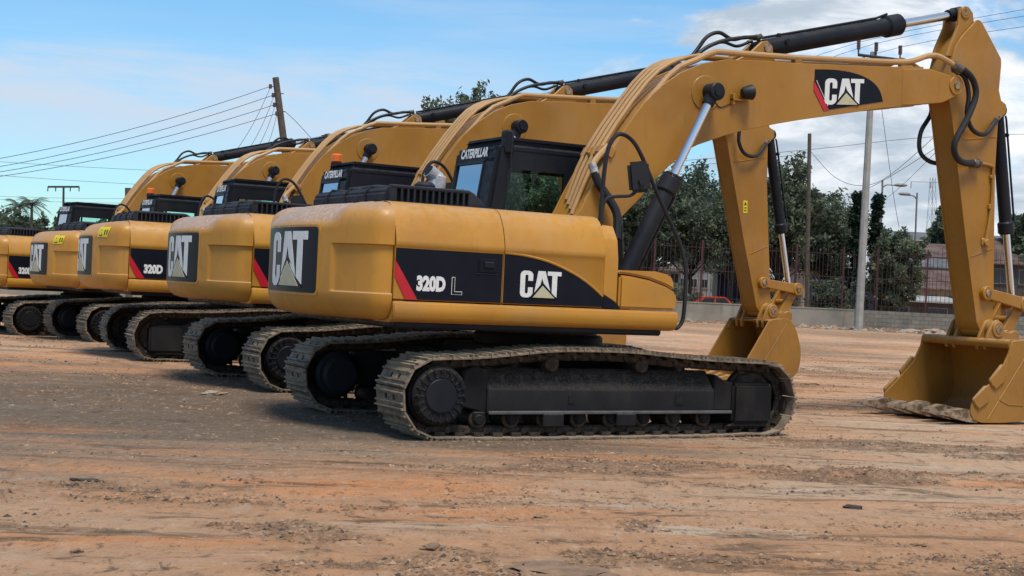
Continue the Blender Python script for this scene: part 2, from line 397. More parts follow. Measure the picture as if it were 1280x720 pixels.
def side_frame():
    a = MB(); K = 'frame_steel'
    prof = [(-.205, .222), (-.205, .432), (-.05, .622), (.06, .622), (.205, .432), (.205, .222)]
    a.prism(prof, -1.30, 1.22, K, axis='x', b=.012)
    a.prism([(-1.62, .30), (-1.30, .225), (-1.28, .23), (-1.28, .60), (-1.42, .645), (-1.50, .60)], -.17, .17, K, b=.015)
    a.prism([(1.22, .24), (1.45, .24), (1.45, .52), (1.36, .53), (1.22, .60)], -.195, .195, K, b=.012)
    a.box(-1.29, 1.43, -.225, -.19, .215, .245, 'worn_rail', b=.006)
    a.box(-1.29, 1.43, .19, .225, .215, .245, K, b=.006)
    for x in (-.62, .42):
        a.box(x-.07, x+.07, -.09, .09, .59, .66, K, b=.01)
    for x0 in (-.62, .18):
        a.box(x0-.11, x0+.11, -.235, -.205, .10, .22, K, b=.01)
    a.box(-.46, -.40, -.212, -.203, .315, .385, 'window_void'); a.box(.76, .84, -.212, -.203, .315, .385, 'window_void')
    a.box(.745, .855, -.2095, -.2045, .30, .40, K)
    return a
def idler_guard():
    a = MB(); a.box(1.43, 1.925, -.24, .24, .115, .515, 'frame_steel', b=.03, seg=2)
    a.prism([(1.40, .09), (1.90, .09), (1.75, .115), (1.45, .115)], -.22, .22, 'frame_steel')
    return a
def roller():
    a = MB(); a.cyl((0, -.13, .165), (0, .13, .165), .072, 'chain_steel', n=18, b=.01)
    for s in (-1, 1): a.cyl((0, s*.115, .165), (0, s*.15, .165), .088, 'chain_steel', n=18, b=.012); a.cyl((0, s*.145, .165), (0, s*.185, .165), .05, 'frame_steel', n=12, b=.01); a.box(-.06, .06, s*.165-.012, s*.165+.012, .15, .235, 'frame_steel', b=.01)
    return a
simple('worn_rail', (.13, .13, .135), .45, .3, var=.4)

def ngrid(rows):  # rows: list of equal-length loops of points -> quads
    n = len(rows[0]); vs = [p for r_ in rows for p in r_]
    return vs, [(i*n+k, i*n+k+1, (i+1)*n+k+1, (i+1)*n+k) for i in range(len(rows)-1) for k in range(n-1)]
RT = 2.75
def cw_plan(n=130):
    """plan outline of the tail from the left seam round the rear to the right seam, with the arc length from the centre line"""
    pts = []; ph = R(27)
    arc = [(-RT*math.cos(a), -RT*math.sin(a)) for a in np.linspace(-ph, ph, n)]
    e = arc[-1]; q0 = Vector((e[0], e[1])); q2 = Vector((-2.262, -HW)); q1 = Vector((-2.40, -1.352))
    cor = [((1-t)**2*q0+2*t*(1-t)*q1+t*t*q2) for t in [k/8 for k in range(1, 9)]]
    right = [(p.x, p.y) for p in cor]; left = [(p.x, -p.y) for p in cor][::-1]
    return left+arc+right
SHOULDER = [(.003, 1.875), (.010, 1.91), (.024, 1.945), (.046, 1.975), (.078, 2.00), (.115, 2.022), (.165, 2.04), (.23, 2.052), (.32, 2.06), (.45, 2.066)]
def counterweight(parent, mat):
    a = MB(); plan = [Vector(p) for p in cw_plan()]; n = len(plan); nr = []
    for i in range(n):
        d = plan[min(i+1, n-1)]-plan[max(i-1, 0)]; nr.append(Vector((d.y, -d.x)).normalized())
    for i in range(n):
        if nr[i].dot(plan[i]-Vector((-1, 0))) < 0: nr[i] = -nr[i]
    s = [0]
    for i in range(1, n): s.append(s[-1]+(plan[i]-plan[i-1]).length)
    mid = s[-1]/2; s = [x-mid for x in s]
    zs = [(.30, 1.015), (.17, 1.02), (.10, 1.04), (.055, 1.075), (.03, 1.11), (.012, 1.16), (.004, 1.20)]
    zs += [(0, z) for z in (1.235, 1.247, 1.258, 1.275, 1.35, 1.45, 1.55, 1.62, 1.655, 1.664, 1.675, 1.69, 1.74, 1.80, 1.835)]
    zs += SHOULDER
    rows = []
    for ins, z in zs:
        row = []
        for i in range(n):
            k = ins
            ed = abs(s[i])
            if ed < .95 and z > 1.84: k += (1-max(0, (ed-.72)/.23))*min((z-1.84)/.16, 1)*.13
            if .84 < ed and 1.25 < z < 1.67:
                e1 = min((ed-.84)/.022, 1); e2 = min((z-1.247)/.011, 1); e3 = min((1.675-z)/.012, 1); k += .026*max(0, min(e1, e2, e3))
            p = plan[i]-nr[i]*k; p.x = min(p.x, -2.262)
            row.append((p.x, p.y, z))
        rows.append(row)
    vs, fs = ngrid(rows); a.add(vs, fs, mat)
    a.add(rows[-1], [list(range(n))], mat); a.add(rows[0], [list(range(n))[::-1]], mat)
    fr = [r_[0] for r_ in rows]+[r_[-1] for r_ in rows][::-1]; a.add(fr, [list(range(len(fr)))], mat)
    return a.build('counterweight', parent, ang=40)
def arcmap(a, b, h):
    r_ = RT+h; return (-r_*math.cos(a/RT), -r_*math.sin(a/RT), b)
def bentplate(mb, x0, x1, y0, y1, r, h, mat, fn=arcmap, k=16):
    # rounded plate cut in vertical strips so that it follows the tail's curve
    xs = [x0+(x1-x0)*i/k for i in range(k+1)]; xs = sorted(set(xs+[x0+r*.3, x0+r, x1-r, x1-r*.3]))
    def yy(x):
        d = max(x0+r-x, x-(x1-r), 0); return r-math.sqrt(max(r*r-d*d, 0))
    top = [fn(x, y1-yy(x), h) for x in xs]; bot = [fn(x, y0+yy(x), h) for x in xs]
    tb = [fn(x, y1-yy(x), h-.02) for x in xs]; bb = [fn(x, y0+yy(x), h-.02) for x in xs]
    for A, B in ((top, bot), (tb, top), (bot, bb)):
        vs, fs = ngrid([A, B]); mb.add(vs, fs, mat)
    for i in (0, -1): mb.add([top[i], bot[i], bb[i], tb[i]], [(0, 1, 2, 3)], mat)
def logo_plate(parent, tri):
    a = MB()
    bentplate(a, -.675, .665, 1.20, 1.835, .05, .005, 'yellow_paint')
    bentplate(a, -.645, .637, 1.222, 1.815, .035, .009, 'decal_black')
    logo(a, -.385, 1.272, .865, .505, arcmap, .0135, tri)
    return a.build('logo_plate', parent)
def warning_sticker(parent):
    a = MB(); zz = [0, 1.86]+[q[1] for q in SHOULDER]; ii = [0, 0]+[q[0] for q in SHOULDER]
    def g(p, q, h):
        r_ = RT-float(np.interp(q, zz, ii))+h; return (-r_*math.cos(p/RT), -r_*math.sin(p/RT), q)
    def strips(xa, xb, ya, yb, h, mat, sh=0.0):
        rows = [[g(x+sh*(y-ya)/(yb-ya), y, h) for x in np.linspace(xa, xb, 5)] for y in np.linspace(ya, yb, 6)]; vs, fs = ngrid(rows); a.add(vs, fs, mat)
    strips(.80, 1.10, 1.80, 1.955, .006, 'sticker_yellow', .05)
    a.add([g(.85, 1.82, .009), g(.955, 1.82, .009), g(.925, 1.925, .011)], [(0, 1, 2)], 'decal_black')
    a.add([g(.875, 1.832, .012), g(.937, 1.832, .012), g(.916, 1.895, .013)], [(0, 1, 2)], 'sticker_yellow')
    for q in (1.0, 1.06): a.add([g(q, 1.835, .009), g(q+.03, 1.842, .009), g(q+.045, 1.915, .011), g(q+.015, 1.905, .011)], [(0, 1, 2, 3)], 'decal_black')
    return a.build('warning_sticker', parent)
DOORP = [(-HW+.012, 1.205), (-HW, 1.215), (-HW, 1.64), (-HW-.010, 1.665), (-HW-.018, 1.69), (-HW-.014, 1.72), (-HW+.006, 1.80), (-HW+.034, 1.88), (-HW+.072, 1.955), (-HW+.115, 2.01), (-HW+.165, 2.045), (-HW+.24, 2.063), (-1.0, 2.07), (-1.0, 1.205)]
def door(x0, x1, mat='yellow_paint'):
    a = MB(); a.prism(DOORP, x0, x1, mat, axis='x'); return a
def excavator_parts(root):
    Y = 'yellow_paint'; AY = 'yellow_arm_paint'
    P = {}
    # -------- undercarriage
    und = []
    for s in (-1, 1):
        o = crawler(root); o.location.y = s*1.19; und.append(o)
        fr = side_frame(); 
        f = fr.build('track_frame', root); f.location.y = s*1.19; und.append(f)
        if s == 1: f.scale.y = -1
        for nm, mk in (('final_drive', final_drive), ('sprocket', sprocket), ('idler', idler), ('idler_guard', idler_guard)): mk().build(nm, f)
        ro = roller().build('roller', f); ro.location.x = -1.36
        for x in (-1.02, -.66, -.30, .06, .42, .78, 1.14): q = ro.copy(); COL.objects.link(q); q.location.x = x
        ca = MB().cyl((0, -.13, .67), (0, .13, .67), .075, 'chain_steel', n=18, b=.01).build('carrier_roller', f); ca.location.x = -.60
        cb = ca.copy(); COL.objects.link(cb); cb.location.x = .40
    a = MB(); K = 'frame_steel'
    a.box(-.75, .75, -.72, .72, .40, .78, K, b=.04)
    for sx in (-1, 1):
        for sy in (-1, 1):
            M = Matrix.Translation((sx*.72, sy*.85, .52)) @ Matrix.Rotation(sx*sy*R(38), 4, 'Z')
            a.box(-.42, .42, -.17, .17, -.17, .17, K, b=.03, M=M)
    a.cyl((0, 0, .77), (0, 0, .90), .66, K, n=48, b=.02)
    c = a.build('carbody', root); und.append(c)
    MB().cyl((0, 0, .895), (0, 0, 1.0), .60, 'chain_steel', n=48, b=.01).build('swing_bearing', c)
    # -------- upper frame and body
    a = MB()
    a.box(-2.2, .62, -1.30, 1.30, .955, 1.10, 'black_paint', b=.02)
    a.box(-2.25, -.12, -1.27, 1.33, 1.09, 2.0, 'black_paint', b=.03)
    a.box(-.2, .45, -.30, .30, 1.05, 1.55, AY, b=.04)
    for y in (-.36, .30): a.prism([(-.2, 1.1), (.75, 1.1), (.74, 1.3), (.42, 2.0), (.10, 2.05), (-.2, 1.7)], y, y+.06, AY, b=.01)
    a.box(.35, .78, -.55, -.30, 1.02, 1.36, AY, b=.03); a.box(.35, .78, .30, .55, 1.02, 1.36, AY, b=.03)
    a.build('upper_frame', root)
    P['cw'] = counterweight(root, Y)
    logo_plate(P['cw'], 'logo_cream')
    # hood deck: the painted plates the doors close against
    a = MB(); a.box(-2.258, -.14, -1.0, 1.34, 1.98, 2.066, Y, b=.02); a.box(-2.258, -.55, 1.30, HW, 1.2, 2.05, Y, b=.02)
    a.build('hood_deck', root)
    # rear door with its black panel, stripe and lettering
    d1 = door(-2.252, -1.192).build('side_door', root)
    a = MB(); y = -HW-.0005; fn = rail(y)
    flat(a, [(-2.245, 1.655), (-1.199, 1.655), (-1.199, 1.212), (-2.09, 1.212), (-2.245, 1.44)], fn, .004, 'decal_black', .006)
    flat(a, [(-2.248, 1.405), (-2.14, 1.211), (-2.025, 1.211), (-2.248, 1.545)], fn, .007, 'decal_red', .006)
    text(a, '320D', -2.04, 1.286, .28, .138, fn, .0075, bold=.06)
    for q in ([(0, 0), (.088, 0), (.088, .030), (.027, .030), (.027, .155), (0, .155)],):
        out = [(-1.70+p*1.2, 1.268+r_) for p, r_ in q]; flat(a, out, fn, .0065, 'letter_white')
        cx = [(-1.70+p*1.2, 1.268+r_) for p, r_ in [(.004, .0048), (.084, .0048), (.084, .0252), (.023, .0252), (.023, .1502), (.004, .1502)]]; flat(a, cx, fn, .0085, 'decal_black')
    dcl = a.build('door_decal', d1)
    a = MB(); a.box(-1.44, -1.26, y-.014, y-.002, 1.475, 1.60, 'decal_black', b=.006); a.box(-1.39, -1.29, y-.028, y-.012, 1.515, 1.575, 'black_paint', b=.008)
    a.box(-1.46, -1.25, y-.010, y-.003, 1.462, 1.468, 'hood_plastic'); a.build('door_handle', d1)
    # front door with the emblem under a swept panel edge
    d2 = door(-1.184, -.115).build('side_door', root)
    a = MB()
    arc = catmull([Vector((x, z, 0)) for x, z in ((-1.178, 1.652), (-.95, 1.635), (-.70, 1.588), (-.45, 1.50), (-.27, 1.405), (-.118, 1.30))], 5)
    flat(a, [(v.x, v.y) for v in arc]+[(-.118, 1.212), (-1.178, 1.212)], fn, .004, 'decal_black', .006)
    a.tube([(v.x, y-.002, v.y+.012) for v in arc], .012, Y, n=6)
    logo(a, -1.01, 1.272, .43, .245, fn, .0075)
    a.build('door_decal', d2)
    # cowl between the front door and the boom foot
    a = MB()
    a.prism([(-HW+.02, 1.205), (-HW+.02, 1.66), (-HW+.05, 1.85), (-HW+.14, 1.98), (-1.02, 2.0), (-.86, 2.0), (-.86, 1.205)], -.108, .06, Y, axis='x', b=.012)
    a.prism([(-.11, 1.205), (.09, 1.205), (.02, 1.27), (-.11, 1.335)], -HW-.003, -HW+.04, 'decal_black')
    a.build('front_cowl', root)
    # sill under the doors
    a = MB(); sp = [(-HW+.01, 1.195), (-HW-.020, 1.185), (-HW-.030, 1.16), (-HW-.028, 1.09), (-HW-.012, 1.045), (-HW+.03, 1.015), (-HW+.10, 1.005), (-.95, 1.005), (-.95, 1.195)]
    a.prism(sp, -2.256, .742, Y, axis='x', b=.008, seg=2); a.build('side_skirt', root)
    a = MB(); a.prism([(x, y2) for x, y2 in ((-2.256, 1.30), (.75, 1.30), (.75, HW), (-2.256, HW))], 1.01, 1.19, Y, axis='z', b=.02); a.build('side_skirt', root)
    # tool box with its lid in front
    a = MB(); a.prism([(.075, 1.205), (.735, 1.205), (.748, 1.30), (.735, 1.375), (.62, 1.43), (.42, 1.485), (.20, 1.515), (.075, 1.522)], -HW+.004, -.62, Y, b=.022, seg=2)
    tb = a.build('tool_box', root)
    a = MB(); a.prism([(.06, 1.535), (.20, 1.530), (.42, 1.50), (.62, 1.447), (.725, 1.402), (.715, 1.50), (.66, 1.548), (.50, 1.575), (.10, 1.568)], -HW+.03, -.64, Y, b=.02, seg=2); a.build('lid', tb)
    # louvred hood
    a = MB(); H = 'hood_plastic'
    a.prism([(-2.17, 2.06), (-2.17, 2.16), (-2.12, 2.215), (-1.36, 2.235), (-1.28, 2.20), (-1.16, 2.075)], -.90, .90, H, b=.02, seg=2)
    x = -2.10
    a.prism([(-2.19, 2.055), (-2.19, 2.075), (-1.12, 2.085), (-1.12, 2.060)], -.975, -.85, H)
    while x < -1.33:
        a.box(x, x+.022, -.952, -.89, 2.075, 2.20, H, b=.004); x += .062
    a.box(-2.15, -2.085, -.95, -.89, 2.07, 2.212, H, b=.012); a.box(-2.14, -1.34, -.954, -.89, 2.19, 2.226, H, b=.01)
    a.prism([(-1.36, 2.08), (-1.36, 2.226), (-1.30, 2.20), (-1.17, 2.08)], -.954, -.89, H, b=.008)
    a.box(-2.10, -1.36, -.905, -.897, 2.08, 2.195, 'window_void')
    for yy in (-.45, .05, .5): a.tube([(-2.178, yy, 2.07), (-2.178, yy, 2.16), (-2.125, yy, 2.222), (-1.5, yy, 2.24)], .012, H, n=6)
    a.box(-2.0, -1.5, -.30, .35, 2.22, 2.26, H, b=.02)
    a.build('engine_hood', root)
    a = MB(); a.cyl((-1.40, -.30, 2.16), (-1.36, -.30, 2.40), .085, 'silver_wrap', n=20, b=.02); a.cyl((-1.365, -.30, 2.36), (-1.47, -.30, 2.43), .07, 'silver_wrap', n=16)
    a.cyl((-1.46, -.30, 2.425), (-1.475, -.30, 2.433), .058, 'window_void', n=16)
    a.cyl((-1.56, -.42, 2.2), (-1.56, -.42, 2.31), .10, H, n=18, b=.03)
    a.build('exhaust_pipe', root)
    # right-hand grab rail and mirror
    a = MB()
    a.tube([(.745, -1.30, 1.05), (.80, -1.30, 1.04), (.86, -1.30, 1.12), (.875, -1.30, 1.32), (.88, -1.28, 1.62), (.80, -1.26, 1.88), (.55, -1.24, 2.30), (.34, -1.22, 2.68), (.22, -1.20, 2.83), (.08, -1.20, 2.86), (-.02, -1.20, 2.74), (-.06, -1.20, 2.50), (-.075, -1.20, 2.20), (-.08, -1.20, 1.98)], .021, 'rubber', n=8, smooth=5)
    a.build('grab_rail', root)
    a = MB(); a.tube([(-.03, -1.16, 2.0), (-.04, -1.16, 2.14), (.0, -1.17, 2.24), (.10, -1.18, 2.27), (.25, -1.20, 2.29), (.32, -1.22, 2.36)], .017, 'rubber', n=8, smooth=4)
    M = Matrix.Translation((.31, -1.24, 2.47)) @ Matrix.Rotation(R(-22), 4, 'Z') @ Matrix.Rotation(R(-8), 4, 'Y')
    a.box(-.105, .105, -.035, .035, -.15, .15, 'rubber', b=.03, seg=2, M=M); a.cyl((.31, -1.30, 2.42), (.31, -1.22, 2.42), .03, 'rubber', n=10)
    a.build('mirror', root)
    # -------- cab
    def sh(p):
        p = Vector(p); k = min(max((.35-p.x)/.7, 0), 1); k2 = min(max((p.x-.6)/.6, 0), 1)
        p.x += -(2.9-p.z)*.15*k + (2.9-p.z)*.10*k2; return p
    a = MB(); B = 'black_paint'
    y0, y1 = .36, 1.34; xr, xf = -.36, 1.16
    a.box(xr, xf, y0, y1, 1.08, 2.02, B, b=.03, M=sh)                      # lower body
    a.box(xr, xf, y0, y1, 2.70, 2.905, B, b=.085, seg=3, M=sh)              # roof
    a.box(xr+.05, xf-.1, y0+.06, y1-.06, 2.86, 2.93, B, b=.05, seg=2, M=sh)
    a.box(xr+.005, xr+.20, y0+.004, y0+.09, 1.98, 2.80, B, b=.04, seg=2, M=sh)     # rear right pillar
    a.box(xr+.005, xr+.14, y1-.07, y1-.004, 1.98, 2.80, B, b=.03, seg=2, M=sh)
    a.box(xf-.12, xf-.005, y0+.004, y0+.07, 1.98, 2.80, B, b=.02, M=sh); a.box(xf-.12, xf-.005, y1-.07, y1-.004, 1.98, 2.80, B, b=.02, M=sh)
    a.box(.44, .74, y0+.005, y0+.05, 1.98, 2.80, B, M=sh)                   # right-hand pillar
    a.box(xr+.05, xf-.05, y0+.006, y0+.06, 2.59, 2.80, B, M=sh); a.box(xr+.05, xf-.05, y1-.06, y1-.006, 2.64, 2.80, B, M=sh)
    a.box(xr+.05, xf-.05, y0+.006, y0+.06, 1.98, 2.12, B, M=sh); a.box(xr+.05, xf-.05, y1-.06, y1-.006, 1.98, 2.06, B, M=sh)
    a.box(xr+.008, xr+.05, y0+.05, y1-.05, 1.98, 2.10, B, M=sh); a.box(xr+.008, xr+.05, y0+.05, y1-.05, 2.66, 2.78, B, M=sh)
    a.box(xr+.008, xr+.05, y0+.05, y0+.27, 2.05, 2.70, B, M=sh)
    a.box(.16, .185, y1-.05, y1-.01, 2.05, 2.66, B, M=sh)
    cab = a.build('cab', root); P['cab'] = cab
    k = MB(); k.box(xr+.06, xr+.16, y0-.03, y0+.10, 2.74, 2.99, B, b=.02); k.tube([(xr+.13, y0-.028, 2.97), (xr+.12, y0-.032, 2.35)], .009, 'hood_plastic', n=5); k.build('antenna_bracket', cab)
    g = MB(); g.box(xr+.15, .46, y0+.02, y0+.028, 2.10, 2.61, 'cab_glass', M=sh); g.build('window', cab)
    g = MB(); g.box(.72, xf-.1, y0+.02, y0+.028, 2.10, 2.61, 'cab_glass', M=sh); g.build('window', cab)
    g = MB(); g.box(xr+.1, xf-.1, y1-.03, y1-.022, 2.04, 2.66, 'cab_glass', M=sh); g.build('window', cab)
    g = MB(); g.box(xf-.05, xf-.042, y0+.05, y1-.05, 1.6, 2.72, 'cab_glass', M=sh); g.build('windscreen', cab)
    g = MB(); g.box(xr+.018, xr+.026, y0+.25, y1-.05, 2.08, 2.68, 'rear_glass', M=sh); g.build('rear_window', cab)
    a = MB(); 
    for z0, z1, q0, q1 in ((2.085, 2.675, y0+.265, y0+.285), (2.085, 2.675, y1-.085, y1-.065)): a.box(xr-.004, xr+.02, q0, q1, z0, z1, 'rubber', M=sh)
    a.box(xr-.004, xr+.02, y0+.27, y1-.07, 2.655, 2.675, 'rubber', M=sh); a.build('window_seal', cab)
    a = MB(); text(a, 'CATERPILLAR', .16, 2.715, .62, .105, lambda p, q, h: sh(Vector((xr-.004-h, y1-p, q))), .001, bold=.04); a.build('cab_lettering', cab)
    a = MB(); a.box(.05, .2, y0+.28, y1-.28, 1.6, 2.16, 'seat_fabric', b=.05, seg=2); a.box(.06, .62, y0+.26, y1-.26, 1.45, 1.62, 'seat_fabric', b=.05, seg=2)
    a.build('seat', cab)
    # -------- boom
    out = [(.08, 1.92), (.28, 2.16), (.38, 2.36), (.59, 2.74), (.80, 3.08), (.99, 3.33), (1.21, 3.54), (1.44, 3.70), (1.72, 3.83), (2.03, 3.91), (2.53, 3.955), (3.04, 3.99), (4.27, 4.10), (4.92, 4.175), (4.92, 3.755), (4.30, 3.65), (3.07, 3.39), (2.77, 3.32), (2.33, 3.21), (2.05, 3.12), (1.69, 2.985), (1.58, 2.93), (1.38, 2.77), (1.15, 2.56), (.99, 2.37), (.74, 2.13), (.44, 1.66), (.30, 1.58), (.14, 1.62), (.06, 1.75)]
    def dense(o): 
        return o
    a = MB()
    a.prism(out, -.262, .262, AY)
    big = offset(out, .016)
    for s in (-1, 1): a.prism(big, s*.262-.012 if s < 0 else .250, s*.262+.012 if s > 0 else -.250, AY, b=.004)
    for s in (-1, 1):
        y_ = s*.235
        a.prism([(4.60, 4.13), (5.02, 4.18), (5.34, 4.145), (5.50, 4.13), (5.585, 4.06), (5.57, 3.97), (5.48, 3.90), (5.26, 3.80), (4.90, 3.74), (4.60, 3.70)], y_-.045, y_+.045, AY, b=.008)
        a.cyl((5.475, y_-.06*1, 4.03), (5.475, y_+.06, 4.03), .115, AY, n=28, b=.008)
        a.cyl((5.475, s*.30-.012, 4.03), (5.475, s*.30+.012, 4.03), .05, 'worn_steel', n=16, b=.006)
        a.cyl((1.77, s*.26, 3.53), (1.77, s*.285, 3.53), .19, AY, n=36, b=.006)
        a.cyl((.27, s*.26, 1.78), (.27, s*.31, 1.78), .20, AY, n=28, b=.01)
    a.prism([(2.16, 3.91), (2.45, 4.06), (2.62, 4.215), (2.70, 4.235), (2.78, 4.18), (2.80, 4.05), (2.90, 3.975)], -.125, -.085, AY, b=.008)
    a.prism([(2.16, 3.91), (2.45, 4.06), (2.62, 4.215), (2.70, 4.235), (2.78, 4.18), (2.80, 4.05), (2.90, 3.975)], .085, .125, AY, b=.008)
    a.cyl((2.70, -.14, 4.155), (2.70, .14, 4.155), .05, 'worn_steel', n=16)
    boom = a.build('boom', root); P['boom'] = boom
    # emblem panel on the boom
    a = MB(); fb = rail(-.2745)
    arc = catmull([Vector((x, z, 0)) for x, z in ((3.27, 3.965), (3.60, 3.995), (3.90, 3.985), (4.12, 3.93), (4.25, 3.84), (4.315, 3.715))], 5)
    flat(a, [(v.x, v.y) for v in arc]+[(3.50, 3.535), (3.27, 3.83)], fb, .004, 'decal_black', .006)
    flat(a, [(3.262, 3.835), (3.262, 3.73), (3.425, 3.515), (3.50, 3.530)], fb, .0065, 'decal_red', .006)
    flat(a, [(3.292, 3.845), (3.300, 3.845), (3.485, 3.575), (3.477, 3.575)], fb, .0065, 'letter_white', .003)
    logo(a, 3.425, 3.585, .58, .30, fb, .0075, shear=.09); a.build('boom_decal', boom)
    # pipes over the boom's back, each its own part
    offs = offset(out, .075)
    up_ = [Vector((x, 0, z)) for x, z in offs[2:11]]
    tn = ((-.225, 0), (-.135, .0), (-.045, .0), (.045, .0), (.135, .0))
    for i, (yy, e) in enumerate(tn):
        if i == 0: 
            pth = [Vector((.36, yy, 2.26)), Vector((.66, yy, 2.82)), Vector((1.30, yy, 3.655)), Vector((1.66, yy, 3.88)), Vector((1.88, yy, 3.985)), Vector((2.06, yy, 4.01)), Vector((3.07, yy, 4.075)), Vector((4.10, yy, 4.165)), Vector((4.62, yy, 4.215)), Vector((4.84, yy, 4.265)), Vector((5.06, yy, 4.345)), Vector((5.22, yy-.03, 4.345)), Vector((5.45, yy-.07, 4.25))]
            MB().tube(pth, .034, 'pipe_paint', n=10, smooth=3).build('hydraulic_pipe', boom)
        else:
            z_ = .006*i
            pth = [Vector((.22+.03*i, yy, 2.08+.055*i)), Vector((.565, yy, 2.83+z_)), Vector((1.11, yy, 3.59+z_)), Vector((1.48, yy, 3.86+z_)), Vector((1.80+.05*i, yy, 3.965+z_))]
            MB().tube(pth, .023, 'pipe_paint', n=10, smooth=3).build('hydraulic_pipe', boom)
    MB().tube([(1.88, .215, 3.985), (2.06, .215, 4.01), (3.07, .215, 4.075), (4.62, .215, 4.215), (5.06, .215, 4.345), (5.42, .23, 4.25)], .034, AY, n=10, smooth=3).build('hydraulic_pipe', boom)
    M = Matrix.Translation((.585, 0, 2.80)) @ Matrix.Rotation(R(-62), 4, 'Y')
    a = MB(); a.box(-.06, .06, -.30, .20, -.055, .055, AY, b=.012, M=M); a.box(-.045, .045, -.19, -.11, .045, .075, AY, b=.01, M=M); a.box(-.045, .045, 0, .08, .045, .075, AY, b=.01, M=M); a.build('pipe_clamp', boom)
    M = Matrix.Translation((3.05, -.215, 4.045)); a = MB(); a.box(-.05, .05, -.045, .045, -.05, .035, AY, b=.01, M=M); a.build('pipe_clamp', boom)
    M = Matrix.Translation((4.70, -.215, 4.20)); a = MB(); a.box(-.10, .10, -.03, .03, -.07, .0, AY, b=.01, M=M); a.build('pipe_clamp', boom)
    # lamp on the boom's flank
    a = MB(); c0 = Vector((2.27, -.345, 3.585)); a.cyl(c0+Vector((-.07, .0, -.01)), c0+Vector((.065, -.03, .01)), .062, 'rubber', r1=.085, n=18, b=.02)
    a.box(2.10, 2.28, -.34, -.274, 3.49, 3.505, AY); a.box(2.10, 2.13, -.33, -.274, 3.44, 3.56, AY, b=.005)
    a.tube([(1.88, -.29, 3.46), (1.97, -.278, 3.40), (2.11, -.280, 3.46)], .006, 'rubber', n=5, smooth=3)
    a.build('work_lamp', boom)
    # hoses
    def hose(pts, r=.028, par=boom):
        h = MB().tube(pts, r, 'rubber', n=10, smooth=6)
        for p, q in ((pts[0], pts[1]), (pts[-1], pts[-2])):
            p = Vector(p); d = (Vector(q)-p).normalized(); h.cyl(p-d*.01, p+d*r*2.6, r*1.25, 'hose_fitting', n=12, b=r*.2); h.cyl(p-d*r*.9, p+d*.0, r*1.5, 'hose_fitting', n=6)
        return h.build('hose', par).data.name
    hose([(1.75, .02, 3.93), (1.85, .02, 4.05), (1.96, 0, 4.20), (2.12, 0, 4.265), (2.30, 0, 4.215), (2.48, 0, 4.26), (2.66, 0, 4.27)], .022)
    hose([(1.72, -.08, 3.92), (1.88, -.08, 4.05), (2.08, -.08, 4.15), (2.33, -.08, 4.22), (2.62, -.08, 4.275)], .022)
    hose([(1.90, .1, 4.0), (2.05, .1, 4.12), (2.25, .1, 4.19), (2.45, .1, 4.17), (2.64, .1, 4.25)], .018)
    a = MB(); a.cyl((.36, -.30, 2.66), (.40, -.31, 2.55), .045, 'silver_wrap', n=12); a.tube([(.58, -.25, 2.86), (.44, -.27, 2.72), (.37, -.30, 2.64)], .034, 'pipe_paint', n=8, smooth=3); a.tube([(.39, -.31, 2.57), (.44, -.33, 2.45), (.55, -.37, 2.30), (.62, -.42, 2.14), (.60, -.46, 1.90)], .044, 'rubber', n=10, smooth=5); a.build('hose', boom)
    # -------- boom cylinders
    for s in (-1, 1):
        y_ = s*.415; A = Vector((.60, y_, 1.24)); T = Vector((1.77, y_, 3.53)); D = (T-A).normalized()
        a = MB(); a.cyl(A, A+D*1.34, .092, B, n=28, b=.012); a.cyl(A+D*1.31, A+D*1.50, .115, B, n=28, b=.02); a.cyl(A+D*1.49, A+D*1.53, .085, B, n=24, b=.01)
        for k in range(10):
            an = 2*math.pi*k/10; o1 = D.orthogonal().normalized(); o2 = D.cross(o1); q = A+D*1.50+(o1*math.cos(an)+o2*math.sin(an))*.095; a.cyl(q, q+D*.025, .013, B, n=6)
        a.cyl((A.x, y_-.07, A.z), (A.x, y_+.07, A.z), .11, B, n=20)
        pp = D.cross(Vector((0, 1, 0))).normalized(); a.tube([A+D*.3-pp*.12, A+D*1.36-pp*.125], .018, B, n=6)
        cy = a.build('boom_cylinder', root)
        r_ = MB(); r_.cyl(A+D*1.5, T, .046, 'chrome', n=20); r_.cyl((T.x, y_-.085, T.z), (T.x, y_+.085, T.z), .095, B, n=28, b=.012); r_.cyl(T-D*.16, T-D*.03, .062, B, r1=.075, n=20)
        r_.cyl((T.x, y_+s*.08, T.z), (T.x, y_+s*.10, T.z), .05, B, n=20); r_.build('piston_rod', cy)
    # -------- stick cylinder on top of the boom
    A = Vector((2.70, 0, 4.155)); T = Vector((5.72, 0, 4.965)); D = (T-A).normalized(); a = MB()
    a.cyl(A+D*.04, A+D*1.95, .103, B, n=28, b=.015); a.cyl(A+D*1.90, A+D*2.16, .13, B, n=28, b=.03); a.cyl(A+D*2.15, A+D*2.19, .09, B, n=24, b=.01)
    a.cyl((A.x, -.08, A.z), (A.x, .08, A.z), .095, B, n=20); a.cyl(A+D*.25+Vector((0, -.02, .09)), A+D*.25+Vector((0, -.02, .14)), .025, B, n=10)
    a.cyl(A+D*.3+Vector((0, -.10, .03)), A+D*.3+Vector((0, -.125, .03)), .03, B, n=10)
    up2 = Vector((-D.z, 0, D.x)); a.tube([A+D*.05+up2*.12, A+D*.5+up2*.118, A+D*1.8+up2*.118, A+D*1.98+up2*.145], .016, B, n=6)
    cy = a.build('stick_cylinder', root)
    r_ = MB(); r_.cyl(A+D*2.15, T-D*.1, .052, 'chrome', n=20); r_.cyl((T.x, -.075, T.z), (T.x, .075, T.z), .085, B, n=20, b=.01); r_.cyl(T-D*.16, T-D*.04, .07, B, n=16); r_.build('piston_rod', cy)
    # -------- stick
    SW = .16
